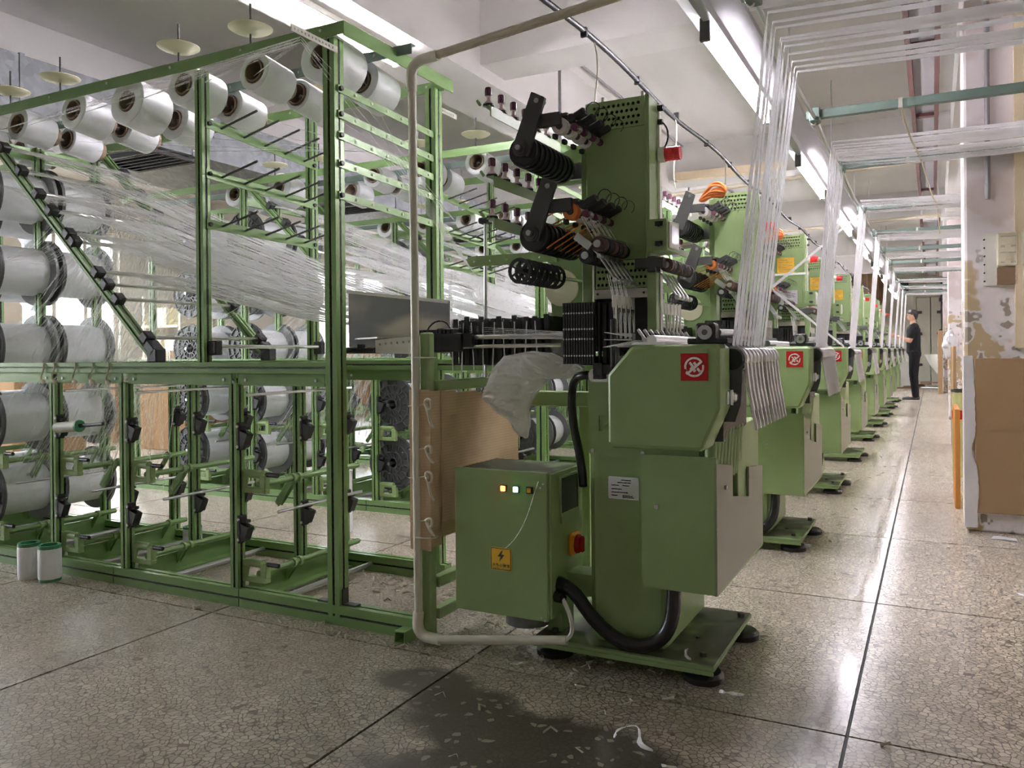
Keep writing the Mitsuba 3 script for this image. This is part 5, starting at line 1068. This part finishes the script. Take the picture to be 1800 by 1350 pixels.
# facing -x; joints in a frame with the feet at the origin
hip = [(.02, s*.09, .92) for s in (-1, 1)]; knee = [(.0, s*.10, .50) for s in (-1, 1)]; ank = [(.03, s*.11, .09) for s in (-1, 1)]
sh_ = [(.02, s*.17, 1.42) for s in (-1, 1)]; el = [(-.06, s*.22, 1.15) for s in (-1, 1)]; wr = [(-.27, s*.15, 1.24) for s in (-1, 1)]
bones = [(((0, 0, 1.0), (.10, .14, .10)), ((.0, 0, 1.36), (.11, .17, .09))), (((.0, 0, 1.42), (.06, .09, .05)), ((-.01, 0, 1.52), .05)), (((-.02, 0, 1.60), (.085, .07, .07)), ((-.015, 0, 1.68), (.095, .075, .075)))]
for s in (0, 1):
    bones += [((hip[s], .09), (knee[s], .06)), ((knee[s], .058), (ank[s], .04)), ((ank[s], .04), ((-.10, ank[s][1], .036), .022)), ((sh_[s], .065), (el[s], .042)), ((el[s], .042), (wr[s], .028)), (((0, 0, 1.38), .08), (sh_[s], .06))]
part(pe, 'figure', Pm(body_mesh(bones, .03)), 'skin', True)
face_ = [(((-.105, 0, 1.615), (.018, .013, .018)), ((-.09, 0, 1.65), .012)), (((-.085, 0, 1.585), (.02, .025, .01)), ((-.085, 0, 1.575), (.02, .022, .01))), (((-.01, .072, 1.635), (.02, .012, .03)), ((-.01, .075, 1.62), .012)), (((-.01, -.072, 1.635), (.02, .012, .03)), ((-.01, -.075, 1.62), .012))]
part(pe, 'face', Pm(body_mesh(face_, .012, 3)), 'skin', True)
part(pe, 'eyes', Pm(cat(ball((-.103, .032, 1.652), .009, 1), ball((-.103, -.032, 1.652), .009, 1))), 'hair', True)
part(pe, 'hair', Pm(body_mesh([(((-.01, 0, 1.695), (.10, .084, .07)), ((.005, 0, 1.655), (.085, .080, .06))), (((.03, 0, 1.60), (.045, .06, .04)), ((.005, 0, 1.68), (.08, .08, .06)))], .02)), 'hair', True)
tb = [(((0, 0, .93), (.125, .165, .05)), ((0, 0, 1.36), (.125, .19, .10))), (((0, 0, 1.36), (.12, .18, .09)), ((.0, 0, 1.46), (.07, .10, .03)))]
for s in (0, 1): tb += [((sh_[s], .08), ((-.035, el[s][1]*.96, 1.24), .062)), (((0, 0, 1.38), .10), (sh_[s], .078))]
part(pe, 't_shirt', Pm(body_mesh(tb, .03)), 'cloth_black', True)
tz = [(((0.01, 0, .97), (.12, .15, .06)), ((.02, 0, .88), (.12, .15, .08)))]
for s in (0, 1): tz += [((hip[s], .105), (knee[s], .08)), ((knee[s], .08), ((.03, ank[s][1], .10), .062))]
part(pe, 'trousers', Pm(body_mesh(tz, .03)), 'cloth_black', True)
for s in (-1, 1):
    part(pe, 'shoe', Pm(body_mesh([(((.06, s*.11, .05), (.05, .045, .045)), ((-.05, s*.11, .045), (.05, .045, .035))), (((-.05, s*.11, .04), (.05, .045, .035)), ((-.16, s*.11, .032), (.05, .042, .025)))], .02)), 'shoe', True)
    part(pe, 'sole', Pm(prism(Polygon([(.115, s*.11-.035), (.115, s*.11+.035), (-.12, s*.11+.05), (-.215, s*.11+.02), (-.215, s*.11-.02), (-.12, s*.11-.05)]).buffer(.006), 'z', 0, .018)), 'white_plastic')
    w0 = (-.27, s*.15, 1.24); fb = [((w0, .026), ((-.33, s*.14, 1.26), (.03, .018, .034)))]
    for q, (dz, ln) in enumerate(((.03, .062), (.012, .07), (-.006, .066), (-.024, .052))):
        a_ = (-.355, s*.138, 1.262+dz); b_ = (-.355-ln*.6, s*.13, 1.267+dz*1.1); c_ = (-.355-ln, s*.115, 1.26+dz*1.1)
        fb += [((a_, .0095), (b_, .0085)), ((b_, .0085), (c_, .0075))]
    fb += [(((-.31, s*.13, 1.285), .011), ((-.345, s*.11, 1.305), .009)), (((-.345, s*.11, 1.305), .009), ((-.375, s*.105, 1.31), .008))]
    part(pe, 'hand', Pm(body_mesh(fb, .006, 3)), 'skin', True)
part(pe, 'wristband', Pm(cyl((-.238, .157, 1.226), (-.258, .151, 1.235), .034, 14)), 'black')
